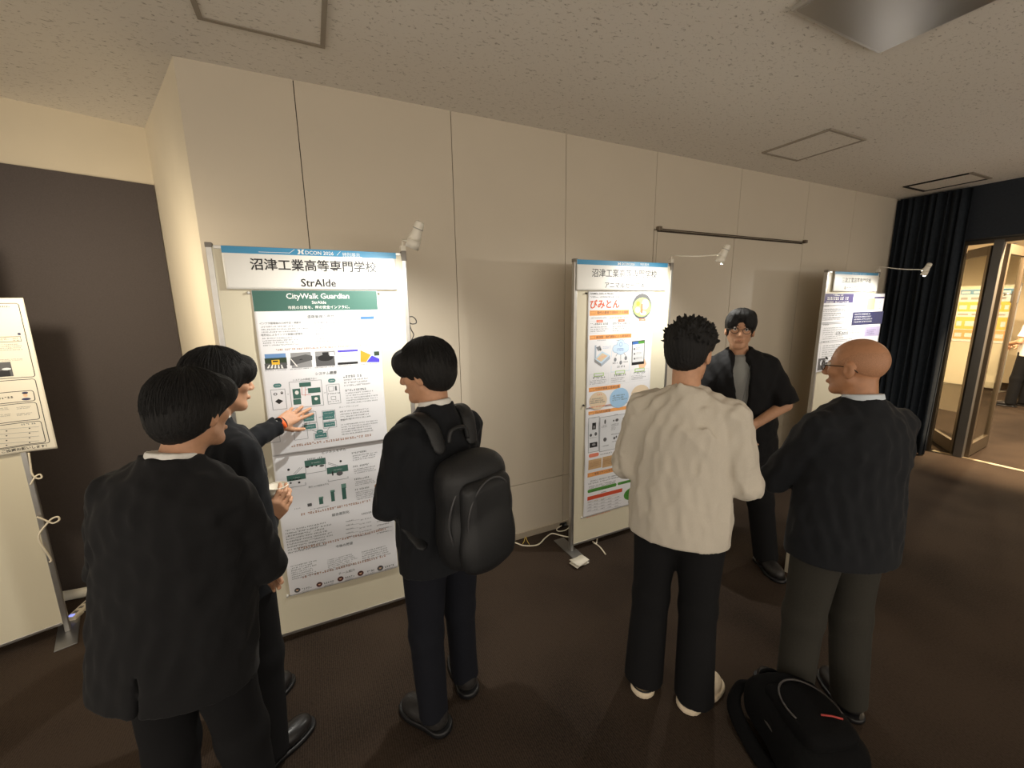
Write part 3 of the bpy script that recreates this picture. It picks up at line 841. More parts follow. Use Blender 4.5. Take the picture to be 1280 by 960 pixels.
# ---- man pointing at the poster with his left hand, paper cup in the right
def person_pointing():
    g = Fig((-.37, 1.755), 50, 1.66, lean=2, hphi=58, hpitch=5, hoff=(0, .015, 0))
    wl = np.array([-.196, 2.180, 1.258]); el = np.array([-.365, 2.02, 1.215])
    cr_ = np.array([math.cos(YAW), -math.sin(YAW), 0])
    wr = at(331, 654, 1.43); er = np.array([-.235, 1.575, 1.02])
    hd_ = nrm(.62*cr_+.70*np.array([0, 0, 1.0])+.15*FH); hn_ = nrm(.85*FH-.45*cr_+.15*np.array([0, 0, 1.0])); hn_ = nrm(hn_-hd_*np.dot(hn_, hd_))
    arms = std_arms(g, WorldPt(er), WorldPt(wr), WorldPt(el), WorldPt(wl))
    legs = std_legs(g, (-.13, .10), (.12, -.02), 8, 5)
    tip = np.array([-.045, 2.283, 1.325])
    hl = hand_prims(wl, tip-wl, np.array([.25, .95, -.1]), 'L', ((2, 6, 4), (4, 8, 6), (12, 14, 10), (26, 24, 14)), g.s, spread=7, thumb=(48, 8))
    cup = wr+hd_*.078+hn_*.050+np.array([0, 0, .012])
    hr = hand_prims(wr, hd_, hn_, 'R', ((30, 42, 28), (32, 42, 28), (34, 42, 28), (36, 42, 28)), g.s, spread=3, thumb=(60, 28))
    root = make_person('young man in black suit pointing at the poster, wearing a watch and an orange wristband', g, arms, legs, [hl, hr])
    JH = .79
    J = jacket_prims(g, arms, hem=.79, flare=1.03)
    sdf_obj('jacket', J, .007, M_SUIT_NAVY, root, g.base, folds(13, 11, 34, 85, .016, (1, 1, .5), g.U(0, 0, JH)[2]), .014)
    collar_obj(g, root, M_SHIRT)
    cuff_obj(g, root, M_SHIRT, el, wl, .034); cuff_obj(g, root, M_SHIRT, er, wr, .037)
    sdf_obj('trousers', trouser_prims(g, legs), .008, M_TROUSER, root, g.base, waves(14, 7, 16, 40, .003, (1, 1, .3)), .004)
    sdf_obj('hair', hair_prims(g, 'bowl'), .0045, M_HAIR, root, g.base, hair_disp(g, 2.2, .0022), .006)
    hair_strands(g, root, 81, 'bowl')
    face_bits(g, root)
    for sd in (-1, 1): shoe_obj(g, legs[sd][2], legs['toe'][sd], root, M_SHOE, M_BLACK)
    # watch and wristband on the left wrist
    d = nrm(wl-el); dh = nrm(tip-wl); nrmv = nrm(np.cross(dh, np.array([0, 0, 1.0])))
    def band(c, ax, r, w, th, name, m):
        Mx = Matrix.Identity(4); x = nrm(np.cross(ax, [0, 0, 1.0])); y = np.cross(ax, x)
        for i, v in enumerate((x, y, ax)):
            for j in range(3): Mx[j][i] = v[j]
        for j in range(3): Mx[j][3] = (c-g.base)[j]
        mb = MB(); bm = mb.bm; n = 28; prof = ((r, -w), (r+th, -w*.9), (r+th, w*.9), (r, w))
        rings = [[bm.verts.new((pr*math.cos(6.2832*k/n), pr*math.sin(6.2832*k/n), pz)) for k in range(n)] for pr, pz in prof]
        for a, b in zip(rings, rings[1:]+rings[:1]):
            for k in range(n): bm.faces.new((a[k], a[(k+1) % n], b[(k+1) % n], b[k]))
        bmesh.ops.transform(bm, matrix=Mx, verts=bm.verts[:])
        return mb.build(name, m, root, True)
    wc = wl+d*.012
    wband = band(wl+d*.022, d, .0305, .010, .003, 'watch_strap', M_BLACK)
    tag(wband, 'black wristwatch strap')
    side = nrm(-nrmv if nrmv[1] > 0 else nrmv)
    wf = wl+d*.022+np.array([-.25, -.75, .55])*.036
    ax = nrm(np.array([-.25, -.75, .55])); Mx = Matrix.Identity(4); x = nrm(np.cross(ax, d)); y = np.cross(ax, x)
    for i, v in enumerate((x, y, ax)):
        for j in range(3): Mx[j][i] = v[j]
    for j in range(3): Mx[j][3] = (wf-g.base)[j]
    MB().lathe([(.0, -.006), (.018, -.006), (.020, -.002), (.020, .003), (.017, .005), (.0, .005)], Mx, 24).build('watch_case', mat('watch_case', srgb(40, 42, 46), .25, metal=.6), root, True)
    band(wl+dh*.020+np.array([0, 0, 0]), dh, .0300, .009, .003, 'wristband', mat('orange_rubber', srgb(240, 104, 44), .5))
    # paper cup, a thing of its own held in the right hand
    cr = empty('paper_cup', Vector(cup+np.array([0, 0, -.045])), 'white paper cup held in the pointing man\'s right hand', 'cup')
    mc = mat('white_paper_cup', srgb(238, 230, 212), .6, var=.02, scale=60)
    MB().lathe([(.0, .0), (.026, .0), (.0285, .004), (.0370, .090), (.0355, .090), (.0275, .010), (.0, .008)], None, 32).build('cup_wall', mc, cr, True)
    ring = [(.0375*math.cos(6.2832*k/32), .0375*math.sin(6.2832*k/32), .091) for k in range(33)]
    MB().tube(ring, .0022, 6, False).build('rim', mc, cr, True)

# ---- man with the backpack
def person_backpack():
    g = Fig((.395, 1.51), -20, 1.675, lean=1, hphi=-50, hpitch=9, hoff=(0, .01, 0))
    arms = std_arms(g, (.205, .08, 1.10), (.0, .20, 1.13), (-.205, .05, 1.10), (.0, .215, 1.09))
    legs = std_legs(g, (-.075, .02), (.15, .07), 14, 22)
    hl = hand_prims(arms[-1][2], g.tr-g.tf*.2, -g.tf, 'L', ((10, 12, 8),)*4, g.s, spread=3)
    hr = hand_prims(arms[1][2], -g.tr+g.tf*.05, -g.tf, 'R', ((15, 15, 10),)*4, g.s, spread=3)
    root = make_person('young man in dark navy suit wearing a black backpack, facing the green-bannered poster', g, arms, legs, [hl, hr])
    JH = .82
    J = jacket_prims(g, arms, hem=.82)
    sdf_obj('jacket', J, .007, M_SUIT_NAVY, root, g.base, folds(23, 11, 34, 85, .016, (1, 1, .5), g.U(0, 0, JH)[2]), .014)
    collar_obj(g, root, M_SHIRT)
    sdf_obj('trousers', trouser_prims(g, legs, 1.0, hem=.06), .008, M_TROUSER_NAVY, root, g.base, waves(24, 7, 16, 44, .0035, (1, 1, .35)), .004)
    sdf_obj('hair', hair_prims(g, 'bowl'), .0045, M_HAIR, root, g.base, hair_disp(g, 3.4, .0015), .006)
    hair_strands(g, root, 73, 'bowl')
    face_bits(g, root)
    for sd in (-1, 1): shoe_obj(g, legs[sd][2], legs['toe'][sd], root, M_SHOE_MESH, M_BLACK, bulk=1.12, chunky=True)
    # backpack
    s = g.s; c = g.U(.0, -.235, 1.12)
    bp = empty('backpack', Vector(g.U(0, -.235, .86)), 'large black backpack worn on the back of the man in the navy suit', 'backpack')
    org = np.array(bp.location)
    mb_ = mat('backpack_nylon', srgb(25, 26, 28), .55, var=.15, scale=200, bump=.12, bscale=260)
    mz = mat('backpack_zip', srgb(62, 62, 64), .4)
    R = g.RT()
    P = [('u', RBox(g.U(.0, -.205, 1.10), np.array([.135, .075, .205])*s, .06, R), 0), ('u', Ell(g.U(0, -.205, 1.22), np.array([.130, .075, .10])*s, R), .05),
         ('u', Ell(g.U(0, -.22, 1.02), np.array([.140, .085, .12])*s, R), .05)]
    sdf_obj('main_compartment', P, .007, mb_, bp, org, waves(31, 6, 14, 34, .004), .005)
    P = [('u', RBox(g.U(0, -.292, 1.085), np.array([.110, .036, .165])*s, .035, R), 0), ('u', Ell(g.U(0, -.30, 1.0), np.array([.12, .045, .11])*s, R), .04)]
    pk = sdf_obj('front_pocket', P, .006, mb_, bp, org, waves(32, 6, 14, 40, .003), .004)
    zp = [g.U(.140*math.sin(a)*1.01, -.255-.02*abs(math.cos(a)), 1.10+.185*math.cos(a)*1.0)-org for a in np.linspace(-2.0, 2.0, 30)]
    MB().tube(zp, .004, 6).build('zip', mz, bp, True)
    zq = [g.U(.105*math.sin(a), -.328+.012*(1-math.cos(a)), 1.11+.145*math.cos(a))-org for a in np.linspace(-1.9, 1.9, 26)]
    o = MB().tube(zq, .0035, 6).build('pocket_zip', mz, None, True); o.parent = pk
    MB().tube(catmull([g.U(-.045, -.15, 1.355)-org, g.U(-.03, -.15, 1.40)-org, g.U(.03, -.15, 1.40)-org, g.U(.045, -.15, 1.355)-org]), .008, 8).build('carry_handle', mb_, bp, True)
    for sd in (-1, 1):
        pts = [g.U(sd*.075, -.135, 1.34), g.U(sd*.088, -.10, 1.425), g.U(sd*.100, -.03, 1.452), g.U(sd*.112, .06, 1.405), g.U(sd*.120, .118, 1.30), g.U(sd*.135, .125, 1.20), g.U(sd*.175, .07, 1.10), g.U(sd*.160, -.10, .98)]
        pts = catmull(pts, 5)
        P = [('u', Cone(a, b, .026*s, .026*s, flat=(nrm(np.cross(nrm(b-a), g.tr)), 3.2)), .008) for a, b in zip(pts, pts[1:])]
        sdf_obj('shoulder_strap', P, .006, mb_, bp, org)

# ---- man in the white long-sleeved tee, back to the camera
def person_white():
    g = Fig((1.352, 1.165), 54, 1.725, lean=1, hphi=72, hpitch=7, hoff=(.0, .0, 0))
    arms = std_arms(g, (.235, .0, 1.09), (.11, .215, 1.09), (-.235, .0, 1.09), (-.09, .215, 1.11), shx=.166)
    legs = std_legs(g, (-.105, -.01), (.115, .0), 2, 30)
    hl = hand_prims(arms[-1][2], g.tr+g.tf*.35, g.tz*-1+g.tf*.2, 'L', RELAX, g.s)
    hr = hand_prims(arms[1][2], -g.tr+g.tf*.35, g.tz*-1+g.tf*.2, 'R', RELAX, g.s)
    root = make_person('man in a white long-sleeved T-shirt and black trousers, seen from behind', g, arms, legs, [hl, hr])
    s = g.s
    JH = .82
    J = jacket_prims(g, arms, hem=.82, bulk=.95, flare=1.09, sleeve=1.04, collar=False, slk=.02, depth=1.42)
    J.append(('u', Cone(g.U(0, -.03, 1.40), g.U(0, -.012, 1.452), .078*s, .068*s, cap=1), .02*s))
    # drag folds at the bent elbows
    for sd in (-1, 1):
        sh, el, wr = arms[sd]; a = nrm(wr-el); b = nrm(sh-el)
        for t in (.10, .17, .25, .33):
            c = el+b*.29*s*t
            J.append(('s', Cone(c+g.tr*sd*.075*s-g.tf*.02*s, c+g.tr*sd*.01*s-g.tf*.075*s-g.tz*.03*s, .007*s, .007*s), .020*s))
        for t in (.15, .32, .5):
            c = el+a*.25*s*t
            J.append(('s', Cone(c+g.tr*sd*.06*s+g.tz*.03*s, c+g.tr*sd*.05*s-g.tz*.06*s, .006*s, .006*s), .018*s))
    wv = folds(43, 12, 40, 100, .026, (1, 1, .30), g.U(0, 0, JH)[2], .18)
    sdf_obj('long_sleeved_tee', J, .006, M_TEE_WHITE, root, g.base, wv, .024)
    hem = [g.U(.212*math.cos(a), -.012+.150*math.sin(a), .805)-g.base for a in [6.2832*i/40 for i in range(41)]]
    nb = [g.U(.0705*math.cos(a), -.014+.0695*math.sin(a), 1.4535+.004*math.sin(a))-g.base for a in [6.2832*i/32 for i in range(33)]]
    MB().tube(nb, .0055, 8, False).build('neck_band', M_TEE_WHITE, root, True)
    sdf_obj('trousers', trouser_prims(g, legs, 1.08, hem=.035, bottom=1.22, top=.90), .008, M_TROUSER, root, g.base, waves(44, 7, 16, 40, .0035, (1, 1, .3)), .004)
    sdf_obj('hair', hair_prims(g, 'spiky'), .0045, M_HAIR, root, g.base, hair_disp(g, 5.0, .0022), .006)
    face_bits(g, root)
    for sd in (-1, 1): shoe_obj(g, legs[sd][2], legs['toe'][sd], root, M_SOLE_WHITE, M_SOLE_WHITE, bulk=1.1, chunky=True)
    for sd in (-1, 1):
        an = legs[sd][2]; ft = legs['toe'][sd]; sdv = np.cross(ft, g.z); p = np.array([an[0], an[1], .034])-g.base
        pts = [p+s*(sdv*.052*math.cos(a)+ft*(-.03+.052*min(0, math.sin(a))+.15*max(0, math.sin(a)))) for a in np.linspace(math.pi, 2*math.pi, 14)]
        MB().tube(pts, .0035, 6).build('sole_stripe', M_BLACK, root, True)

# ---- man in the open black shirt, facing the camera
def person_grey():
    g = Fig((2.545, 1.745), 228, 1.755, lean=-1, side=4, hphi=232, hpitch=2, hroll=-3)
    arms = std_arms(g, (.235, .06, 1.10), (.07, .20, .955), (-.250, .04, 1.115), (-.05, .215, 1.02))
    legs = std_legs(g, (-.225, .02), (.05, -.13), 22, 8)
    hl = hand_prims(arms[-1][2], g.tr*.9+g.tf*.1-g.tz*.45, -g.tf, 'L', RELAX, g.s)
    hr = hand_prims(arms[1][2], -g.tr*.7+g.tf*.2-g.tz*.5, -g.tf, 'R', RELAX, g.s)
    root = make_person('man facing the camera in an open black short-sleeved shirt over a grey T-shirt', g, arms, legs, [hl, hr], M_SKIN)
    s = g.s; R = g.RT()
    T = [('u', Cone(g.U(0, 0, 1.28), g.U(0, -.0, .86), .165*s, .168*s, flat=(g.tf, 1.45), cap=1), 0), ('u', Ell(g.U(0, 0, 1.27), np.array([.165, .108, .17])*s, R), .04),
         ('u', Cone(g.U(-.13, -.01, 1.385), g.U(.13, -.01, 1.385), .05*s, .05*s), .05), ('u', Cone(g.U(0, -.02, 1.40), g.U(0, .0, 1.447), .078*s, .066*s, cap=1), .02)]
    sdf_obj('tee', T, .006, M_TEE_GREY, root, g.base, waves(51, 8, 22, 50, .0045, (1, 1, .3)), .006)
    A2 = {sd: (a[0], a[0]+(a[1]-a[0])*.86, a[2]) for sd, a in arms.items()}
    JH = .72
    J = jacket_prims(g, arms, hem=.72, bulk=1.12, flare=1.02, collar=True, cut=0)
    J = [x for x in J]
    for sd in (-1, 1):
        sh, el, wr = arms[sd]
        J = [x for x in J if not (isinstance(x[1], Cone) and np.allclose(x[1].b, el, atol=1e-4))]
        J.append(('u', Cone(sh, sh+(el-sh)*.98, .068*s, .080*s, cap=1), .02*s))
    J.append(('s', Cone(g.U(0, .25, 1.50), g.U(-.005, .25, .66), .074*s, .036*s, flat=(g.tf, .32)), .004*s))
    J.append(('s', Cone(g.U(0, .0, 1.42), g.U(0, .02, 1.52), .060*s, .060*s), .004*s))
    sdf_obj('open_shirt', J, .007, M_OVERSHIRT, root, g.base, folds(53, 10, 30, 80, .018, (1, 1, .4), g.U(0, 0, .72)[2]), .016)
    # collar lapels of the open shirt
    for sd in (-1, 1):
        pts = [g.U(sd*.060, -.03, 1.475), g.U(sd*.078, .03, 1.452), g.U(sd*.078, .085, 1.40), g.U(sd*.066, .118, 1.33)]
        P = [('u', Cone(a, b, .020*s, .022*s, flat=(nrm(g.tf*.6+g.tr*sd*.3+g.tz*.4), 2.6)), .012) for a, b in zip(pts, pts[1:])]
        sdf_obj('shirt_lapel', P, .006, M_OVERSHIRT, root, g.base)
    sdf_obj('trousers', trouser_prims(g, legs, 1.06, hem=.06, bottom=1.1), .008, M_TROUSER, root, g.base, waves(54, 7, 16, 40, .004, (1, 1, .3)), .005)
    sdf_obj('hair', hair_prims(g, 'parted'), .0045, M_HAIR, root, g.base, hair_disp(g, 6.0, .0014), .006)
    hair_strands(g, root, 92, 'parted')
    face_bits(g, root, M_METAL_DARK)
    for sd in (-1, 1): shoe_obj(g, legs[sd][2], legs['toe'][sd], root, M_SHOE_MESH, M_BLACK, bulk=1.05)
    # name tag hanging on his chest
    c = g.U(.018, .150, 1.075); Mx = Matrix.Identity(4)
    for i, v in enumerate((g.tr, g.tz, np.cross(g.tr, g.tz))):
        for j in range(3): Mx[j][i] = v[j]
    for j in range(3): Mx[j][3] = (c-g.base)[j]
    MB().box((-.045, -.032, -.002), (.045, .032, .002), Mx).build('name_tag', mat('name_tag_card', srgb(226, 198, 186), .35), root)
    MB().tube(catmull([g.U(-.055, .03, 1.452)-g.base, g.U(-.045, .112, 1.36)-g.base, g.U(-.01, .148, 1.20)-g.base, g.U(.010, .150, 1.11)-g.base]), .0022, 6).build('lanyard', mat('lanyard_grey', srgb(120, 122, 124), .7), root, True)

# ---- bald man with glasses
def person_bald():
    g = Fig((1.90, .815), 20, 1.665, lean=0, hphi=-2, hpitch=4, hoff=(0, .01, 0))
    arms = std_arms(g, (.235, .10, 1.095), (.0, .215, 1.13), (-.24, .11, 1.10), (.0, .235, 1.09), shx=.168)
    legs = std_legs(g, (-.12, -.0), (.13, -.03), 12, 14)
    hl = hand_prims(arms[-1][2], g.tr-g.tf*.1, -g.tf, 'L', ((10, 12, 8),)*4, g.s, spread=3)
    hr = hand_prims(arms[1][2], -g.tr+g.tf*.05, -g.tf, 'R', ((15, 15, 10),)*4, g.s, spread=3)
    root = make_person('bald man with glasses in a dark jacket and grey trousers, arms folded', g, arms, legs, [hl, hr], M_SKIN_TAN)
    JH = .80
    J = jacket_prims(g, arms, hem=.80, bulk=1.12, flare=1.04, sleeve=1.12)
    sdf_obj('jacket', J, .007, M_SUIT_NAVY, root, g.base, folds(63, 11, 34, 85, .016, (1, 1, .5), g.U(0, 0, JH)[2]), .014)
    collar_obj(g, root, mat('shirt_pale_blue', srgb(205, 214, 222), .8, bump=.05, bscale=700), r=.066, top=1.496)
    sdf_obj('trousers', trouser_prims(g, legs, 1.08), .008, M_TROUSER_GREY, root, g.base, waves(64, 7, 16, 40, .0035, (1, 1, .3)), .004)
    # shaved hair: a thin stubble shell on the back and sides
    s = g.s; Rh = g.RH()
    P = [('u', Ell(g.Hd(0, -.014, .026), np.array([.0738, .0950, .0862])*s, Rh), 0), ('s', Ell(g.Hd(0, .035, .09), np.array([.085, .095, .085])*s, Rh), .004),
         ('s', Ell(g.Hd(0, .10, -.03), np.array([.1, .085, .1])*s, Rh), .004), ('i', Half(g.Hd(0, -.09, -.045), g.hf*.4-g.hz), .004)]
    sdf_obj('stubble', P, .005, mat('stubble_grey_brown', srgb(172, 125, 93), .6, var=.15, scale=300), root, g.base)
    face_bits(g, root, M_METAL_DARK)
    for sd in (-1, 1): shoe_obj(g, legs[sd][2], legs['toe'][sd], root, M_SHOE, M_BLACK)
# ------------------------------------------------------------------ printed sheets
def ink(name, r, g, b, rough=.45): return mat('ink_'+name, srgb(r, g, b), rough)
I_BLACK = ink('black', 34, 34, 36); I_GREY = ink('grey', 104, 110, 112); I_FINE = ink('fine_grey', 120, 122, 128); I_GREEN = ink('green', 62, 104, 94); I_GREEN2 = ink('green_mid', 110, 150, 138)
I_TEAL = ink('teal', 74, 128, 126); I_BROWN = ink('brown', 168, 120, 92); I_WHITE = ink('white', 240, 240, 236); I_BLUE = ink('blue', 66, 112, 186); I_BAND = ink('band_blue', 64, 146, 190)
I_ORANGE = ink('orange', 246, 172, 100); I_ORED = ink('orange_red', 226, 98, 50); I_RED = ink('red', 214, 84, 54); I_LEAF = ink('leaf_green', 84, 150, 62); I_PALEBLUE = ink('pale_blue', 202, 224, 244)
I_BEIGE = ink('beige', 228, 208, 180); I_TAN = ink('tan', 214, 178, 132); I_YELLOW = ink('yellow', 246, 196, 62); I_PURPLE = ink('purple', 74, 64, 116); I_NAVYI = ink('navy', 52, 54, 92); I_LINE = ink('line', 132, 136, 142)
I_SKY = ink('sky', 110, 150, 200); I_DKGREEN = ink('dark_tree', 50, 66, 46); I_ASPH = ink('asphalt', 92, 92, 94); I_MID = ink('mid_grey', 150, 150, 152); I_VIOLET = ink('violet_blue', 78, 66, 196); I_PALE = ink('pale_grey', 226, 228, 232); I_CORAL = ink('coral', 240, 140, 112); I_LIME = ink('lime', 170, 206, 120); I_SKIN = ink('skin_tone', 238, 196, 160); I_GOLD = ink('gold', 222, 158, 50)
M_PAPER = mat('poster_paper', srgb(240, 240, 244), .32, var=.01, scale=4, spec=.5)
M_PAPER_CREAM = mat('poster_paper_cream', srgb(230, 223, 206), .4, var=.01, scale=4)
M_SIGN = mat('sign_board_white', srgb(234, 232, 226), .35)

TEXTS = []
class Sheet:
    def __init__(s, name, label, cat, P0, ex, n, group=None, warp=None, paper=None, thick=.0006, lift=.0):
        s.P0 = np.array(P0, float); s.ex = np.array(ex, float); s.n = np.array(n, float); s.warp = warp or (lambda u, z: 0.0)
        s.parts = {}; s.name = name; s.paper = paper or M_PAPER; s.thick = thick; s.lift = lift; s.meta = (label, cat, group); s.cv = lambda q: q
        s.rng = random.Random(hash(label) % 1000 if False else len(label)*7)
    def zoom(s, ox, oy, k): s.cv = lambda q: (ox+q[0]/k, oy+q[1]/k); return s
    def uv(s, q):
        x, y = s.cv(q); p = on_plane(x, y, s.P0+s.n*s.lift, s.n)
        return float(np.dot(p-s.P0, s.ex)), float(p[2])
    def P3(s, u, z, l):
        w = s.warp(u, z)+l+s.lift
        return s.P0+s.ex*u+s.n*w+np.array([0, 0, z-s.P0[2]])
    JOINED = ('fine_print', 'lettering', 'banner_lettering', 'band_lettering', 'title_lettering', 'brown_line', 'diagram_line', 'diagram_arrow', 'table_line', 'frame_line', 'band_line', 'rounded_frame', 'bar_icon', 'document_thumbnail', 'print_block', 'label_box', 'card_outline')
    def bucket(s, part, m):
        if part not in s.JOINED:
            s.count = getattr(s, 'count', 0)+1
            return s.parts.setdefault((part, m.name, s.count), ([], [], m))
        return s.parts.setdefault((part, m.name, 0), ([], [], m))
    def grid(s, part, m, u0, u1, z0, z1, l, step=.012):
        V, F, _ = s.bucket(part, m); nu = max(1, int(abs(u1-u0)/step)); nz = max(1, int(abs(z1-z0)/step)); b = len(V)
        for j in range(nz+1):
            for i in range(nu+1): V.append(s.P3(u0+(u1-u0)*i/nu, z0+(z1-z0)*j/nz, l))
        for j in range(nz):
            for i in range(nu):
                a = b+j*(nu+1)+i; F.append((a, a+1, a+nu+2, a+nu+1))
    def sheet(s, tl, br):
        u0, z1 = s.uv(tl); u1, z0 = s.uv(br); s.ext = (u0, u1, z0, z1)
    def rect(s, part, m, tl, br, l=.0004):
        u0, z1 = s.uv(tl); u1, z0 = s.uv(br); s.grid(part, m, u0, u1, z0, z1, l); return s
    def ruv(s, part, m, u0, u1, z0, z1, l=.0004): s.grid(part, m, u0, u1, z0, z1, l); return s
    def box(s, part, m, tl, br, w=.0016, l=.0005):
        u0, z1 = s.uv(tl); u1, z0 = s.uv(br)
        V, F, _ = s.bucket(part, m)
        for a, b, c, d in ((u0, u1, z1-w, z1), (u0, u1, z0, z0+w), (u0, u0+w, z0, z1), (u1-w, u1, z0, z1)):
            n = len(V); V += [s.P3(a, c, l), s.P3(b, c, l), s.P3(b, d, l), s.P3(a, d, l)]; F.append((n, n+1, n+2, n+3))
        return s
    def line(s, part, m, a, b, w=.0016, l=.0006):
        u0, z0 = s.uv(a); u1, z1 = s.uv(b); d = np.array([u1-u0, z1-z0]); L = np.linalg.norm(d)+1e-9; q = np.array([-d[1], d[0]])/L*w/2
        V, F, _ = s.bucket(part, m); n = len(V)
        for (u, z) in ((u0-q[0], z0-q[1]), (u1-q[0], z1-q[1]), (u1+q[0], z1+q[1]), (u0+q[0], z0+q[1])): V.append(s.P3(u, z, l))
        F.append((n, n+1, n+2, n+3)); return s
    def poly(s, part, m, pts, l=.0006):
        V, F, _ = s.bucket(part, m); n = len(V)
        uv = [s.uv(p) for p in pts]
        for u, z in uv: V.append(s.P3(u, z, l))
        F.append(tuple(range(n, n+len(pts)))); return s
    def ell(s, part, m, c, rpx, l=.0007, ry=None):
        u, z = s.uv(c); u1, _ = s.uv((c[0]+rpx, c[1])); r = abs(u1-u); rz = r if ry is None else r*ry
        V, F, _ = s.bucket(part, m); n = len(V)
        for k in range(20): V.append(s.P3(u+r*math.cos(k*math.pi/10), z+rz*math.sin(k*math.pi/10), l))
        F.append(tuple(range(n, n+20))); return s
    def pill(s, part, m, tl, br, l=.0006):
        u0, z1 = s.uv(tl); u1, z0 = s.uv(br); r = min(abs(z1-z0), abs(u1-u0))/2; V, F, _ = s.bucket(part, m); n = len(V)
        zc = (z0+z1)/2; pts = [(u1-r+r*math.cos(a), zc+(z1-z0)/2*math.sin(a)) for a in np.linspace(-math.pi/2, math.pi/2, 9)]+[(u0+r+r*math.cos(a), zc+(z1-z0)/2*math.sin(a)) for a in np.linspace(math.pi/2, 3*math.pi/2, 9)]
        for u, z in pts: V.append(s.P3(u, z, l))
        F.append(tuple(range(n, n+len(pts)))); return s
    def marks(s, tl, br, n, m=None, fill=.95, cw=None, part='fine_print', l=.0006, h=.5, cols=None):
        """rows of tiny strokes: print too small to read"""
        m = m or I_FINE; mx = (tl[0]+br[0])/2; my = (tl[1]+br[1])/2; u0 = s.uv((tl[0], my))[0]; u1 = s.uv((br[0], my))[0]; z1 = s.uv((mx, tl[1]))[1]; z0 = s.uv((mx, br[1]))[1]; V, F, _ = s.bucket(part, m); p = (z1-z0)/n; hh = p*h; cw = cw or hh*.95; rg = s.rng
        for k in range(n):
            z = z1-p*(k+.5); e = u0+(u1-u0)*(fill*rg.uniform(.72, 1.0) if n > 1 else fill); u = u0
            while u < e:
                w = cw*rg.uniform(.55, .85)
                for zz, h2 in ((z+hh*.30, hh*.30), (z-hh*.25, hh*.36)):
                    if rg.random() < .86:
                        b = len(V); du = cw*rg.uniform(0, .12); w2 = w*rg.uniform(.7, 1)
                        for a, c in ((u+du, zz-h2/2), (u+du+w2, zz-h2/2), (u+du+w2, zz+h2/2), (u+du, zz+h2/2)): V.append(s.P3(a, c, l))
                        F.append((b, b+1, b+2, b+3))
                if rg.random() < .5:
                    b = len(V); uu = u+w*rg.uniform(.2, .7)
                    for a, c in ((uu, z-hh/2), (uu+w*.2, z-hh/2), (uu+w*.2, z+hh/2), (uu, z+hh/2)): V.append(s.P3(a, c, l))
                    F.append((b, b+1, b+2, b+3))
                u += cw*(1.0 if rg.random() > .06 else 1.7)
        return s
    def text(s, body, a, b, m=None, bold=.0, part='lettering', l=.0012, hmax=None):
        """a, b: left and right end of the text's middle line, as read off the photograph"""
        m = m or I_BLACK; ua, za = s.uv(a); ub, zb = s.uv(b)
        TEXTS.append((s, body, ua, ub, (za+zb)/2, m, bold, part, l)); return s
    def finish(s):
        u0, u1, z0, z1 = s.ext
        c = s.P3((u0+u1)/2, z0, 0)
        root = empty(s.name, Vector(c), *s.meta)
        # the sheet itself: front and back skins with closed edges
        step = .012; nu = max(2, int((u1-u0)/step)); nz = max(2, int((z1-z0)/step)); V = []; F = []
        for l in (0.0, -s.thick):
            for j in range(nz+1):
                for i in range(nu+1): V.append(s.P3(u0+(u1-u0)*i/nu, z0+(z1-z0)*j/nz, l)-c)
        N = (nu+1)*(nz+1)
        for j in range(nz):
            for i in range(nu):
                a = j*(nu+1)+i; F.append((a, a+1, a+nu+2, a+nu+1)); F.append((N+a, N+a+nu+1, N+a+nu+2, N+a+1))
        rim = [i for i in range(nu+1)]+[j*(nu+1)+nu for j in range(1, nz+1)]+[nz*(nu+1)+i for i in range(nu-1, -1, -1)]+[j*(nu+1) for j in range(nz-1, 0, -1)]
        for a, b in zip(rim, rim[1:]+rim[:1]): F.append((a, N+a, N+b, b))
        np_mesh('plate' if s.name == 'header_sign' else 'paper', V, F, s.paper, root, smooth=False)
        for (part, _, _), (V, F, m) in s.parts.items():
            me = bpy.data.meshes.new(part); me.from_pydata([tuple(v-c) for v in V], [], F); me.materials.append(m)
            o = bpy.data.objects.new(part, me); COL.objects.link(o); o.parent = root
            if part in s.JOINED: o['kind'] = 'stuff'
        return root

def bake_texts():
    cache = {}; obs = []
    for t in TEXTS:
        key = (t[1], t[6])
        if key in cache: continue
        cu = bpy.data.curves.new('lettering_tmp', 'FONT'); cu.body = t[1]; cu.resolution_u = 2; cu.offset = t[6]; cu.dimensions = '2D'; cu.fill_mode = 'FRONT'
        o = bpy.data.objects.new('lettering_tmp', cu); COL.objects.link(o); cache[key] = o
    bpy.context.view_layer.update(); dg = bpy.context.evaluated_depsgraph_get(); data = {}
    for k, o in cache.items():
        me = o.evaluated_get(dg).to_mesh()
        V = np.zeros(len(me.vertices)*3, np.float32); me.vertices.foreach_get('co', V)
        data[k] = (V.reshape(-1, 3)[:, :2].copy(), [tuple(p.vertices) for p in me.polygons])
        o.evaluated_get(dg).to_mesh_clear()
    for o in cache.values():
        cu = o.data; bpy.data.objects.remove(o); bpy.data.curves.remove(cu)
    for s, body, ua, ub, zc, m, bold, part, l in TEXTS:
        P, Fs = data[(body, bold)]
        if not len(P): continue
        lo, hi = P.min(0), P.max(0); k = (ub-ua)/(hi[0]-lo[0])
        V, F, _ = s.bucket(part, m); b = len(V)
        for x, y in P: V.append(s.P3(ua+(x-lo[0])*k, zc+(y-(lo[1]+hi[1])/2)*k, l))
        for f in Fs: F.append(tuple(b+i for i in f))

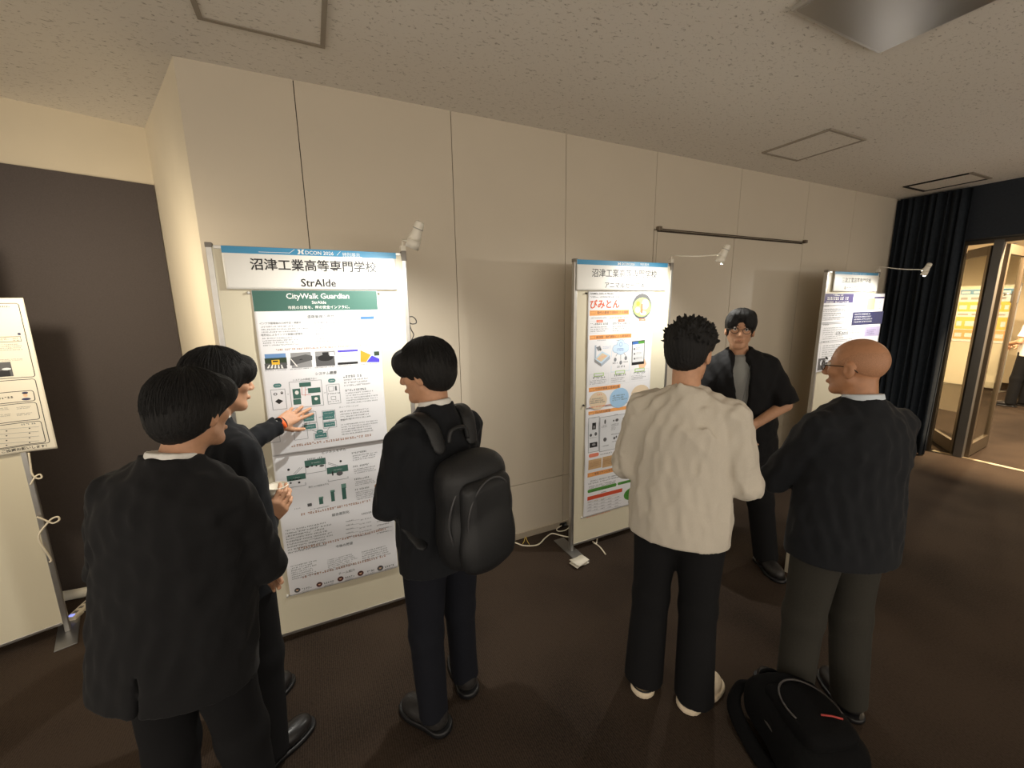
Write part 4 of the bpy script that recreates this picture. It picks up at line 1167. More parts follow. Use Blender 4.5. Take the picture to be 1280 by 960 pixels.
# ------------------------------------------------------------------ exhibition boards
M_BOARD = mat('board_face_white', srgb(222, 214, 190), .38, var=.01, scale=3)
def board(label, P0, rz, width, lamp_label=None, zb=.045, zt=2.10, power=None, aim=None, visor=True, soft=.012, color=None, arm=(-.035, -.45, -.02), feet=(1, 1), group='poster boards'):
    """P0: left end of the front face on the floor; the face looks along local -y"""
    r = empty('poster_board', (P0[0], P0[1], 0), label, 'board', None, rz)
    MB().box((.016, .0, zb), (width-.016, .022, zt-.012)).build('panel', M_BOARD, r)
    for i, x in enumerate((.008, width-.008)):
        MB().box((x-.012, -.006, .006), (x+.012, .028, zt), bev=.005).build('post', M_ALU, r)
        MB().box((x-.0135, -.008, zt-(.05 if i else .02)), (x+.0135, .030, zt+.003), bev=.004).build('post_cap', mat('cap_grey', srgb(128, 122, 114), .5), r)
        MB().box((x-.045, -.16, .0), (x+.045, .18, .006), bev=.002).build('foot_plate', M_STEEL, r)
    MB().box((.024, -.002, zb-.004), (width-.024, .024, zb+.012), bev=.002).build('bottom_rail', M_ALU, r)
    MB().box((.024, -.002, zt-.024), (width-.024, .024, zt-.008), bev=.002).build('top_rail', M_ALU, r)
    if lamp_label:
        c, s_ = math.cos(rz), math.sin(rz)
        def wp(x, y, z): return Vector((P0[0]+c*x-s_*y, P0[1]+s_*x+c*y, z))
        b = wp(width-.008, .011, zt)
        L = empty('arm_spotlight', b, lamp_label, 'spotlight')
        M_LAMP = mat('lamp_white_enamel', srgb(226, 220, 206), .4)
        MB().box((-.014, -.018, -.002), (.014, .014, .030), bev=.004).build('clamp', M_LAMP, L)
        e = wp(width-.008+arm[0], arm[1], zt+.03+arm[2]); dv = e-b
        MB().tube(catmull([(0, -.004, .02), (0, -.006, .045), tuple(Vector((0, -.02, .055))), tuple(dv*.5+Vector((0, 0, .02))), tuple(dv)], 6), .0048, 8).build('arm', M_LAMP, L, True)
        tgt = Vector(aim) if aim else wp(width*.40, 0, .68); ax = (tgt-e).normalized(); q = ax.to_track_quat('-Z', 'Y').to_matrix().to_4x4()
        hc = dv+ax*-.01
        Mh = Matrix.Translation(hc) @ q
        hd = MB().lathe([(.0, .052), (.014, .052), (.019, .046), (.021, .030), (.021, .008), (.026, -.012), (.028, -.030), (.0265, -.030), (.020, -.012), (.0, -.010)], Mh, 24).build('lamp_head', M_LAMP, L, True)
        if visor:   # half-round shade added to block the beam on the visitors' side
            back = (q.inverted().to_3x3() @ Vector((s_, -c, 0))); a0 = math.atan2(back.y, back.x); vm = MB(); bm = vm.bm; rows = []
            for rr in (.0285, .0297):
                rows.append([[bm.verts.new(Mh @ Vector((rr*math.cos(a0+t), rr*math.sin(a0+t), zz))) for t in np.linspace(-1.75, 1.75, 15)] for zz in (-.028, -.066)])
            for k in range(14):
                for rw in rows: bm.faces.new((rw[0][k], rw[0][k+1], rw[1][k+1], rw[1][k]))
                for e_ in (0, 1): bm.faces.new((rows[0][e_][k], rows[0][e_][k+1], rows[1][e_][k+1], rows[1][e_][k]))
            for k in (0, 14): bm.faces.new((rows[0][0][k], rows[0][1][k], rows[1][1][k], rows[1][0][k]))
            vm.build('added_beam_shade', M_LAMP, L, True)
        ring = [Mh @ Vector((.0218*math.cos(6.2832*k/20), .0218*math.sin(6.2832*k/20), .02)) for k in range(21)]
        MB().tube(ring, .0018, 6, False).build('heat_fin', mat('lamp_grey', srgb(150, 146, 138), .4), L, True)
        MB().lathe([(.0, -.026), (.020, -.026), (.023, -.020), (.022, -.014), (.0, -.014)], Mh, 20).build('bulb', mat('bulb_glow', (1, .95, .85), .3, emit=(1, .93, .78), estr=60), L, True)
        ld = bpy.data.lights.new('lamp_beam', 'SPOT'); ld.energy = power or LAMP_POWER; ld.color = color or LAMP_COLOR; ld.spot_size = math.radians(158); ld.spot_blend = 1.0; ld.shadow_soft_size = soft
        lo = bpy.data.objects.new('lamp_beam', ld); COL.objects.link(lo); lo.parent = L
        lo.matrix_local = Matrix.Translation(hc+ax*.040) @ q
    return r

BY = 2.31
def pins(sheet_root, pts, m):
    for p in pts:
        MB().lathe([(.0, .0), (.007, .0), (.007, .003), (.004, .005), (.004, .009), (.006, .011), (.0, .011)], Matrix.Translation(Vector(p)-sheet_root.location) @ Matrix.Rotation(math.pi/2, 4, 'X'), 12).build('pin', m, sheet_root, True)

def build_boards():
    NB = (0, -1, 0); EX = (1, 0, 0)
    b1 = board('poster board holding the large green-bannered road poster', (-.393, BY), 0, .877, 'arm spotlight on the corner of the green-bannered poster board')
    b2 = board('poster board with the orange and white animal-safety poster', (1.576, BY), 0, .868, 'lit arm spotlight on the animal-safety board')
    b3 = board('poster board near the curtain with a purple-headed poster', (4.455, BY), 0, .95, 'lit arm spotlight reaching out in front of the black curtain', arm=(-.20, -.44, -.045))
    LW = Vector((-.864, 3.677, 0)); dl = Vector((-.9503, -.3112, 0)); nl = Vector((.3112, -.9503, 0))
    pr = Vector((-1.420, 2.968, 0)); w0 = .90; p0 = pr+dl*w0
    b0 = board('poster board at the left edge in front of the dark brown wall', (p0.x, p0.y), math.atan2(.3112, .9503), w0, 'arm spotlight on the leftmost board', zb=.06, aim=(-.75, 3.30, 1.5), power=LAMP_POWER*.95, arm=(-.035, -.74, -.02), visor=False, soft=.06, color=(1.0, .87, .66))
    # ---- header signs
    def header(tl, br, cv, title, ta, tb, sub, sa, sb, label, band_br, extra=None, hb=0.0):
        S = Sheet('header_sign', label, 'sign', (0, BY, 0), EX, NB, paper=M_SIGN, thick=.006, lift=.016); S.zoom(*cv)
        S.sheet(tl, br); S.rect('colour_band', I_BAND, tl, band_br)
        S.text(title, ta, tb, I_BLACK, hb); S.text(sub, sa, sb, I_BLACK, hb)
        if extra: extra(S)
        return S
    A = (250, 300, 3.692); sheets = []
    def ex1(S):
        S.text('DCON 2026', (486, 60), (616, 61), I_WHITE, .012, 'band_lettering'); S.text('特別展示', (657, 68), (738, 69), I_WHITE, .0, 'band_lettering')
        for a, b in (((270, 55), (412, 60)), ((412, 61), (436, 44)), ((632, 71), (648, 53)), ((655, 78), (748, 80))): S.line('band_line', I_WHITE, a, b, .002)
        for sx in (-1, 1): S.poly('emblem', I_WHITE, [(465+sx*16, 44), (465+sx*5, 44), (465+sx*1, 55), (465+sx*5, 66), (465+sx*16, 66), (465+sx*9, 55)])
    sheets.append(header((95, 25), (912, 230), A, '沼津工業高等専門学校', (230, 108), (815, 128), 'StrAIde', (466, 196), (628, 200), 'white header sign with blue band above the green-bannered poster', (905, 87), ex1, .016))
    E_ = (715, 320, 10.24)
    def ex2(S):
        S.text('DCON 2026', (640, 100), (800, 106), I_WHITE, .012, 'band_lettering'); S.text('特別展示', (872, 108), (985, 112), I_WHITE, .0, 'band_lettering')
        for sx in (-1, 1): S.poly('emblem', I_WHITE, [(605+sx*22, 84), (605+sx*8, 84), (605+sx*2, 99), (605+sx*8, 114), (605+sx*22, 114), (605+sx*12, 99)])
    sheets.append(header((65, 42), (1215, 445), E_, '沼津工業高等専門学校', (255, 212), (1085, 236), 'アニマルセーフ AI', (420, 373), (935, 378), 'white header sign with blue band above the animal-safety poster', (1225, 148), ex2, .004))
    D_ = (1010, 320, 6.0)
    def ex3(S):
        S.marks((330, 128), (440, 140), 1, I_WHITE, part='band_lettering')
    sheets.append(header((205, 115), (515, 268), D_, '三次工業高等専門学校', (255, 180), (472, 186), 'ルート・フロンティア', (270, 240), (442, 240), 'white header sign with blue band beside the black curtain', (528, 148), ex3))
    # ---- green-bannered poster, upper sheet
    def warp1(u, z): return .0012+.0035*math.sin(z*7+u*2)**2
    S = Sheet('poster', 'upper poster sheet with dark green banner, five small photos and flow diagrams', 'poster', (0, BY, 0), EX, NB, warp=warp1, lift=.004); S.zoom(*A)
    S.sheet((236, 232), (866, 922)); u0, u1, z0, z1 = S.ext
    ur = S.uv((820, 300))[0]; ul = u0; S.ext = (ul, ur+.0, z0, z1); u0, u1 = ul, ur
    _, zb = S.uv((250, 330)); S.ruv('green_banner', I_GREEN, u0+.0015, u1-.0015, zb, z1-.001)
    S.text('CityWalk Guardian', (398, 264), (688, 261), I_WHITE, .012, 'banner_lettering'); S.text('StrAIde', (516, 288), (582, 287), I_WHITE, .01, 'banner_lettering'); S.text('市民の日常を、街の安全インフラに。', (406, 311), (690, 309), I_WHITE, .012, 'banner_lettering')
    S.text('道路管理の現状', (494, 353), (619, 351), I_GREY, .008)
    S.text('インフラ管理者の人材不足・高齢化', (275, 386), (468, 380), I_GREY, .006); S.marks((283, 392), (510, 428), 3, h=.5); S.text('老朽化によるインフラ管理の複雑化', (282, 438), (475, 433), I_GREY, .006); S.marks((290, 446), (470, 488), 4, h=.5)
    S.text('日常を通じてドローンより優れた効果', (528, 381), (692, 376), I_GREY, .006) if False else S.marks((528, 374), (692, 386), 1, I_GREY, h=.7)
    S.marks((535, 388), (725, 470), 7, h=.45)
    S.box('document_thumbnail', I_LINE, (740, 352), (817, 462)); S.rect('document_thumbnail', I_BLUE, (741, 353), (804, 365)); S.marks((746, 380), (812, 456), 8, h=.35)
    S.marks((350, 492), (776, 500), 1, I_BROWN, .99, part='brown_line', h=.95)
    ph = [((298, 527), (403, 592)), ((417, 521), (518, 585)), ((530, 515), (624, 578)), ((635, 509), (729, 570)), ((740, 502), (828, 563))]
    for k, (a, b) in enumerate(ph):
        x0, y0 = a; x1, y1 = b; w, h = x1-x0, y1-y0; q = lambda fx, fy: (x0+w*fx, y0+h*fy)
        pt = 'photo_print'; S.rect(pt, (I_SKY, I_MID, I_ASPH, I_PALE, I_PALEBLUE)[k], a, b)
        if k == 0:
            S.rect(pt, I_DKGREEN, q(0, .3), q(1, .75), .0006); S.rect(pt, I_ASPH, q(0, .68), q(1, 1), .0007); S.rect(pt, I_YELLOW, q(.3, .42), q(.68, .72), .0009); S.rect(pt, I_BLACK, q(.36, .46), q(.6, .54), .0011)
            for i in range(5): S.poly(pt, I_WHITE, [q(.1+.16*i, 1), q(.2+.13*i, .74), q(.25+.13*i, .74), q(.2+.16*i, 1)], .001)
        elif k == 1:
            S.poly(pt, I_ASPH, [q(0, .35), q(.7, .1), q(1, .2), q(1, .5), q(.1, .9), q(0, .9)], .0006); S.poly(pt, I_WHITE, [q(0, .42), q(.03, .4), q(.36, .98), q(.28, .98)], .0008); S.poly(pt, I_BLACK, [q(.38, .52), q(.48, .42), q(.6, .46), q(.48, .5)], .0009)
        elif k == 2:
            S.rect(pt, I_MID, q(0, .0), q(1, .25), .0006); S.ell(pt, I_BLACK, q(.52, .45), w*.38, .0007, .45); S.rect(pt, I_BLACK, q(.36, .05), q(.68, .4), .0008); S.rect(pt, I_PALE, q(.7, .05), q(.95, .3), .0008)
        elif k == 3:
            S.rect(pt, I_VIOLET, q(0, 0), q(1, .07), .0006); S.rect(pt, I_BLACK, q(0, .93), q(1, 1), .0006)
            for i in range(6): S.line(pt, I_GREEN2, q(.1+.14*i, .5-.06*math.sin(i)), q(.24+.14*i, .5-.06*math.sin(i+1)+.1*(i > 3)), .0015)
        else:
            S.poly(pt, I_GOLD, [q(0, .1), q(.55, .45), q(.3, 1), q(0, 1)], .0006); S.poly(pt, I_VIOLET, [q(.32, 1), q(.6, .5), q(1, .75), q(1, 1)], .0007); S.rect(pt, I_DKGREEN, q(.7, .2), q(1, .5), .0008)
        S.marks((x0, y1+5), (x1, y1+11), 1, h=.7)
    S.text('システム概要', (532, 616), (631, 611), I_GREY, .008); S.text('システムの詳細フロー', (428, 645), (540, 639), I_GREY, .004)
    for a, b in (((337, 664), (377, 679)), ((590, 641), (626, 656)), ((536, 876), (570, 891))): S.pill('diagram_block', I_TEAL, a, b); S.marks((a[0]+9, a[1]+4), (b[0]-7, b[1]-4), 1, I_WHITE, .99, l=.0010)
    for a, b in (((325, 692), (403, 778)), ((582, 668), (651, 752)), ((410, 656), (572, 762)), ((474, 797), (540, 838)), ((562, 788), (628, 832)), ((472, 848), (545, 873)), ((566, 838), (632, 862)), ((524, 890), (592, 914)), ((430, 868), (500, 915)), ((300, 870), (372, 930))): S.box('diagram_line', I_LINE, a, b, .0018)
    for a, b in (((457, 659), (513, 674)), ((426, 688), (467, 730)), ((497, 684), (557, 702)), ((513, 719), (557, 757)), ((430, 736), (468, 757))): S.rect('diagram_block', I_GREEN, a, b, .0006)
    for a, b in (((478, 803), (528, 815)), ((566, 792), (622, 804)), ((478, 818), (528, 832)), ((566, 810), (622, 824)), ((478, 853), (536, 867)), ((570, 842), (624, 857)), ((530, 894), (586, 908))): S.rect('diagram_block', I_TEAL, a, b, .0006); S.marks((a[0]+8, a[1]+4), (b[0]-6, b[1]-4), 1, I_WHITE, .95, l=.0010)
    for a, b in (((403, 712), (410, 711)), ((572, 705), (582, 704)), ((548, 818), (562, 815)), ((505, 838), (505, 848)), ((597, 832), (597, 838)), ((508, 873), (536, 884)), ((598, 862), (580, 890))): S.line('diagram_line', I_LINE, a, b, .002)
    for a, b in (((470, 675), (470, 715)), ((486, 680), (486, 720)), ((470, 715), (512, 714)), ((486, 690), (497, 690))): S.line('diagram_arrow', I_RED, a, b, .0015)
    S.ell('icon', I_BLACK, (348, 711), 9, .0008, .8); S.ell('icon', I_PALE, (348, 711), 5, .0010); S.ell('icon', I_BLACK, (378, 705), 6, .0008, 1.2); S.ell('icon', I_WHITE, (378, 703), 2.5, .001)
    S.poly('icon', I_BLACK, [(347, 745), (362, 733), (384, 742), (366, 757)], .0008); S.ell('icon', I_WHITE, (447, 704), 9, .0009, 1.2); S.ell('icon', I_WHITE, (536, 732), 8, .0009)
    S.box('icon', I_GREY, (592, 676), (618, 697)); S.rect('icon', I_GREY, (622, 674), (632, 694)); S.box('icon', I_GREY, (604, 722), (628, 736)); S.marks((590, 703), (645, 712), 1, h=.6); S.marks((592, 740), (642, 748), 1, h=.6)
    S.text('処理フロー', (466, 791), (527, 787), I_GREY, .004)
    S.marks((660, 620), (752, 634), 1, I_GREY, h=.8); S.marks((664, 634), (805, 672), 3, h=.5); S.marks((670, 684), (770, 696), 1, I_GREY, h=.8); S.marks((674, 694), (832, 750), 5, h=.45)
    S.text('ディープラーニング', (642, 772), (732, 763), I_GREY, .004); S.marks((646, 776), (832, 824), 4, h=.45); S.text('学習データ', (648, 830), (698, 826), I_GREY, .004); S.marks((652, 836), (830, 890), 5, h=.45)
    S.text('タキューワーがドライブレコーダをデバイスを用い運用するだけで道路管理の実現', (418, 950), (800, 899), I_BROWN, 0, 'brown_line') if False else S.marks((418, 918), (800, 929), 1, I_BROWN, .99, part='brown_line', h=.95)
    up1 = S; sheets.append(S)
    # ---- green-bannered poster, lower sheet
    Bz = (300, 520, 4.0)
    def warp1b(u, z): return .002+.010*max(0, math.sin((1.0-z)*3.4))*(.6+.4*math.sin(u*5+1))+.003*math.sin(z*22+u*3)
    S = Sheet('poster', 'lower poster sheet with green bar chart and round team photos', 'poster', (0, BY, 0), EX, NB, warp=warp1b, lift=.002); S.zoom(*Bz)
    zt_ = up1.ext[2]+.006; _, zb_ = S.uv((237, 905)); S.ext = (up1.ext[0]-.002, up1.ext[1]+.004, zb_, zt_)
    S.text('ビジネスモデル', (410, 181), (530, 167), I_GREY, .008); S.marks((335, 207), (408, 216), 1, I_GREY, h=.9)
    for a, b, hb in (((322, 224), (430, 272), 14), ((233, 298), (330, 343), 12), ((433, 258), (541, 308), 13)):
        S.box('diagram_line', I_LINE, a, b, .002); S.rect('diagram_block', I_GREEN, a, (b[0], a[1]+hb), .0006); S.marks((a[0]+34, a[1]+4), (b[0]-30, a[1]+hb-3), 1, I_WHITE, .99, l=.001)
    for c, r in (((243, 267), 6.5), ((503, 225), 6)): S.ell('icon', I_BLACK, c, r)
    for a, b in (((268, 288), (300, 256)), ((276, 290), (312, 254)), ((440, 238), (484, 252)), ((440, 232), (490, 246))): S.line('diagram_line', I_LINE, a, b, .002)
    for c, r, e in (((337, 253), 9, .6), ((360, 248), 5, 1), ((382, 247), 5, .8), ((409, 247), 12, .5), ((463, 285), 4, 3.2), ((498, 284), 16, .8), ((252, 318), 6, .6), ((268, 316), 6, .6), ((284, 314), 6, .6), ((300, 312), 6, .6), ((254, 333), 5, 1), ((296, 330), 6, 1)): S.ell('icon', I_BLACK if r < 12 else I_ASPH, c, r, .0008, e)
    S.text('売り上げ成長モデル', (343, 352), (445, 337), I_GREY, .004)
    for a, b, m in (((337, 437), (360, 447), I_ASPH), ((394, 409), (417, 436), I_GREEN), ((394, 404), (417, 410), I_GREEN2), ((452, 376), (475, 422), I_GREEN), ((451, 370), (474, 377), I_GREEN2), ((507, 356), (533, 411), I_GREEN), ((505, 338), (531, 357), I_GREEN2)): S.rect('chart_bar', m, a, b, .0006)
    for k in range(6): S.marks((233, 392+k*14), (246, 397+k*14), 1, h=.8)
    S.marks((272, 458), (300, 464), 1, h=.8); S.marks((350, 452), (450, 460), 1, h=.6, m=I_LINE)
    for a, b, n in (((558, 175), (690, 216), 3), ((564, 240), (700, 278), 3), ((570, 303), (690, 338), 3), ((574, 355), (690, 410), 5)):
        S.marks((a[0], a[1]), (a[0]+(b[0]-a[0])*.6, a[1]+10), 1, I_GREY, h=.8); S.marks((a[0]+5, a[1]+10), b, n, h=.5)
    S.marks((300, 445), (690, 457), 1, I_BROWN, .99, part='brown_line', h=.9)
    S.text('総合差別化', (459, 488), (546, 476), I_GREY, .010)
    S.marks((230, 535), (492, 662), 9, h=.5, m=I_GREY); S.marks((606, 474), (668, 484), 1, I_GREY, h=.8)
    for k in range(5):
        y = 508+k*20; S.line('table_line', I_LINE, (526, y+14), (760, y-20), .0012)
        for x in (532, 596, 682): S.marks((x, y+6-(x-532)*.14), (x+(34 if x < 560 else 60), y+13-(x-532)*.14), 1, h=.75)
    S.marks((285, 605), (732, 617), 1, I_BROWN, .99, part='brown_line', h=.9)
    S.text('今後の展望', (478, 648), (563, 632), I_GREY, .010)
    for a, b, n in (((255, 726), (398, 800), 7), ((437, 692), (598, 752), 7), ((608, 652), (758, 704), 5)): S.marks(a, b, n, I_GREY, h=.5)
    S.marks((305, 740), (736, 752), 1, I_BROWN, .99, part='brown_line', h=.9)
    S.text('チーム紹介', (492, 781), (575, 763), I_GREY, .008)
    for k, (cx, cy) in enumerate(((287, 868), (397, 838), (502, 809), (602, 781), (700, 755))):
        S.ell('team_photo', I_ASPH if k in (0, 4) else ink('dark_red', 92, 50, 46), (cx, cy), 15.5); S.ell('team_photo', I_SKIN, (cx, cy-1), 6, .0009); S.ell('team_photo', I_BLACK, (cx, cy-6), 6, .0010, .6)
        S.marks((cx+22, cy-16), (cx+70, cy-6), 1, I_GREY, h=.9); S.marks((cx+22, cy-4), (cx+76, cy+10), 2, h=.5)
    sheets.append(S)
    # ---- animal-safety poster
    def warp2(u, z): return .001+.003*math.sin(z*6+u*3)**2
    S = Sheet('poster', 'upper sheet of the animal-safety poster with orange headings and a cloud diagram', 'poster', (0, BY, 0), EX, NB, warp=warp2, lift=.004); S.zoom(*E_)
    S.sheet((205, 455), (1040, 700)); u0, u1, z0, z1 = S.ext
    S.text('ANIMAL SAFE AI PROJECT', (230, 488), (552, 482), I_GREY, .006); S.marks((230, 512), (695, 535), 1, h=.8); S.marks((838, 465), (975, 480), 1, h=.8); S.marks((785, 500), (1015, 522), 1, h=.85)
    S.text('びみとん', (230, 618), (605, 612), I_ORED, .018, 'title_lettering')
    pp = 'round_photo'; S.ell(pp, I_ASPH, (890, 645), 122); S.ell(pp, I_LIME, (890, 655), 112, .0009, .82); S.ell(pp, I_PALE, (930, 620), 44, .0011, 1.1); S.ell(pp, I_BEIGE, (835, 690), 34, .0011, .9); S.rect(pp, I_BROWN, (878, 610), (898, 730), .0012); S.ell(pp, I_YELLOW, (840, 610), 24, .0011); S.ell(pp, I_PALE, (905, 730), 40, .0011, .5)
    S.rect('orange_bar', I_ORANGE, (225, 698), (725, 752)); S.text('現代の農業で深刻化する課題', (318, 728), (715, 716), I_BROWN, .012); S.box('bar_icon', I_BROWN, (240, 708), (298, 744))
    S.marks((240, 785), (450, 800), 1, h=.85); S.marks((475, 778), (790, 800), 1, I_GOLD, h=.9); S.marks((812, 768), (985, 782), 1, h=.8)
    Fz = (725, 390, 9.6); S.zoom(*Fz)
    def card(tl, br, tagm):
        S.box('card_outline', I_PALE, tl, br, .003); mx_ = (tl[0]+br[0])/2
        S.rect('card_tag', tagm, (mx_-38, tl[1]-16), (mx_+38, tl[1]+12), .0009); S.marks((mx_-20, tl[1]-10), (mx_+22, tl[1]+6), 1, I_WHITE, .95, l=.0012)
        S.marks((tl[0]+14, tl[1]+18), (br[0]-10, tl[1]+44), 1, I_GREY, .95, h=.85); S.marks((tl[0]+12, tl[1]+56), (br[0]-12, br[1]-8), 3, h=.5)
    for a, b in (((112, 112), (356, 250)), ((378, 104), (612, 240)), ((636, 96), (850, 230))): card(a, b, I_CORAL)
    S.rect('orange_bar', I_ORANGE, (112, 282), (615, 306)); S.text('解決策：映像解析による異常検知', (190, 301), (605, 284), I_BROWN, .012); S.box('bar_icon', I_BROWN, (122, 288), (176, 322))
    il = 'illustration'
    S.poly(il, I_PALEBLUE, [(168, 560), (262, 470), (355, 520), (250, 620)]); S.poly(il, I_MID, [(168, 560), (250, 620), (250, 655), (168, 600)], .0007); S.poly(il, ink('steel_blue', 178, 190, 206), [(250, 620), (355, 520), (355, 560), (250, 655)], .0007); S.poly(il, I_BEIGE, [(190, 562), (262, 492), (330, 524), (250, 596)], .0008)
    for c in ((230, 560), (262, 540), (292, 530)): S.ell(il, I_SKIN, c, 15, .001, .7)
    S.rect(il, ink('steel_blue', 178, 190, 206), (172, 400), (188, 560), .0007); S.poly(il, I_LINE, [(188, 425), (236, 405), (250, 440), (215, 470)], .0008); S.ell(il, I_ASPH, (240, 450), 12, .001); S.marks((272, 404), (398, 440), 2, h=.4, m=I_SKY); S.marks((205, 332), (312, 346), 1, h=.7); S.marks((432, 328), (545, 344), 1, h=.7); S.marks((640, 312), (770, 326), 1, h=.7)
    for c, r in (((487, 385), 44), ((430, 440), 40), ((540, 430), 44), ((485, 440), 60)): S.ell('cloud', I_SKY, c, r+3, .0006, .9); S.ell('cloud', I_PALEBLUE, c, r, .0009, .9)
    S.ell('cloud', I_SKY, (487, 388), 20, .0011); S.ell('cloud', I_PALEBLUE, (487, 388), 16, .0012); S.marks((440, 430), (540, 468), 2, I_BLUE, h=.6, l=.0012)
    S.box('card_outline', I_PALEBLUE, (375, 462), (588, 700), .003)
    for a, b in (((450, 488), (425, 530)), ((484, 490), (484, 575)), ((520, 488), (545, 525))): S.line('diagram_line', I_ASPH, a, b, .003)
    for c in ((418, 570), (545, 552), (484, 605)): S.ell('icon', I_LINE, c, 15, .0008, 1.3)
    for a, b in (((385, 600), (450, 622)), ((510, 588), (575, 606)), ((440, 640), (525, 668))): S.marks(a, b, 1, h=.8)
    S.poly('phone', I_SKIN, [(700, 620), (770, 560), (792, 620), (760, 680), (705, 676)], .0006); S.poly('phone', I_BLACK, [(622, 352), (776, 335), (764, 620), (614, 640)], .0008); S.poly('phone', I_PALE, [(630, 365), (770, 348), (758, 590), (622, 605)], .0010); S.poly('phone', I_BLUE, [(630, 360), (700, 352), (698, 382), (628, 392)], .0012); S.poly('phone', I_LEAF, [(700, 352), (770, 345), (769, 376), (698, 383)], .0012)
    for k in range(3): S.marks((668, 420+k*58), (752, 448+k*56), 2, I_GREY, h=.5, l=.0013); S.ell('phone', I_ASPH, (650, 444+k*58), 9, .0013)
    for a, b in (((108, 752), (338, 870)), ((364, 722), (588, 846)), ((606, 694), (815, 812))):
        S.box('card_outline', I_PALE, a, b, .003); mx_ = (a[0]+b[0])/2; S.rect('card_tag', I_LIME, (mx_-58, a[1]-16), (mx_+58, a[1]+14), .0009); S.rect('card_tag', I_PALE, (mx_-50, a[1]-9), (mx_+50, a[1]+7), .0011); S.marks((mx_-70, a[1]+18), (mx_+76, a[1]+46), 1, I_GREY, .95, h=.85); S.marks((a[0]+8, a[1]+56), (b[0]-12, b[1]-4), 3, h=.5)
    S.rect('orange_bar', I_ORANGE, (106, 910), (480, 916)); S.text('社会的意義と経済価値', (182, 916), (468, 898), I_BROWN, .012); S.box('bar_icon', I_BROWN, (116, 920), (168, 950))
    G_ = (725, 480, 9.6); S.zoom(*G_)
    S.ell('dome', I_BEIGE, (215, 200), 108, .0005, .8); S.ell('dome', ink('light_blue', 168, 206, 240), (470, 165), 112, .0006, .85); S.ell('dome', I_BEIGE, (720, 120), 108, .0005, .8)
    S.marks((122, 160), (305, 232), 3, I_GREY, h=.6, l=.001); S.marks((388, 118), (572, 198), 3, I_GREY, h=.6, l=.001); S.marks((625, 88), (808, 160), 3, I_GREY, h=.6, l=.001)
    S.text('社会性', (208, 132), (258, 124), I_ORED, 0) if False else S.marks((205, 118), (260, 134), 1, I_ORED, .99, l=.001, h=.95)
    S.marks((105, 256), (400, 270), 1, I_ORED, .99, h=.95)
    _, zseam = S.uv((78, 300)); S.ext = (u0, u1, zseam, z1)
    up2 = S; sheets.append(S)
    S = Sheet('poster', 'lower sheet of the animal-safety poster with tables and green pills', 'poster', (0, BY, 0), EX, NB, warp=lambda u, z: .001+.006*max(0, math.sin((1.1-z)*3))**2+.002*math.sin(z*20), lift=.002); S.zoom(*G_)
    S.rect('orange_bar', I_ORANGE, (98, 332), (590, 296)); S.text('DLの技術概要', (180, 336), (362, 318), I_BROWN, .012); S.box('bar_icon', I_BROWN, (108, 342), (160, 370))
    S.rect('table_ground', I_PALE, (98, 408), (220, 800)); S.rect('table_ground', I_PALE, (236, 400), (590, 740)); S.box('table_line', I_LINE, (98, 408), (220, 800), .003); S.box('table_line', I_LINE, (236, 400), (590, 740), .003)
    for a, b in (((144, 468), (188, 540)), ((112, 708), (202, 748))): S.rect('icon', I_BLACK, a, b, .0008)
    S.rect('icon', I_MID, (156, 500), (176, 530), .001); S.ell('icon', I_MID, (160, 724), 22, .001, .5)
    for c, r, e in (((128, 614), 15, 1), ((187, 598), 15, 1.2), ((298, 452), 10, 2.4), ((440, 430), 18, .8), ((400, 438), 9, 1), ((518, 415), 10, 1.2), ((548, 412), 5, 2.5), ((296, 665), 20, 1), ((408, 648), 13, 1), ((432, 632), 8, 1.4), ((522, 628), 10, 1.4), ((545, 626), 8, 1.6)): S.ell('icon', I_ASPH, c, r, .0008, e)
    for a, b in (((138, 398), (190, 410)), ((405, 356), (452, 370)), ((255, 486), (340, 520)), ((370, 470), (480, 500)), ((372, 510), (430, 552)), ((500, 470), (560, 490)), ((370, 588), (470, 606)), ((250, 728), (340, 750)), ((380, 672), (480, 690)), ((495, 650), (560, 664)), ((490, 690), (545, 722)), ((110, 636), (200, 650))): S.marks(a, b, max(1, int((b[1]-a[1])/14)), h=.6, l=.0009)
    Hz = (725, 560, 9.6); S.zoom(*Hz)
    S.pill('tag_pill', I_CORAL, (98, 72), (218, 90)); S.marks((236, 52), (384, 66), 1, I_GREY, h=.9); S.rect('table_head', I_RED, (444, 18), (622, 14)); S.rect('table_head', I_GOLD, (444, 56), (636, 68), .0008); S.marks((470, 66), (600, 80), 1, h=.6, l=.001)
    for a, b in (((94, 145), (248, 228)), ((262, 106), (424, 198))): S.rect('tan_box', I_TAN, a, b); S.marks((a[0]+10, a[1]+8), (b[0]-8, b[1]-8), 5, I_BROWN, .98, h=.55, l=.0009)
    for k in range(3): S.marks((462, 118+k*34), (520, 130+k*34), 1, I_GREY, h=.8); S.marks((560, 104+k*32), (620, 116+k*32), 1, h=.8); S.line('table_line', I_LINE, (456, 138+k*34), (640, 112+k*32), .0015)
    S.rect('orange_bar', I_ORANGE, (86, 302), (444, 270)); S.text('事業プランと将来展望', (166, 303), (440, 250), I_BROWN, .014); S.box('bar_icon', I_BROWN, (96, 308), (150, 335))
    S.marks((122, 345), (500, 360), 1, I_GREY, .98, h=.95); S.marks((96, 372), (520, 388), 1, I_GREY, .98, h=.95); S.marks((100, 402), (540, 440), 2, h=.7)
    S.ell('red_badge', I_RED, (607, 266), 66, .0008, .72); S.marks((572, 230), (650, 310), 4, I_ORANGE, .9, h=.4, l=.0011)
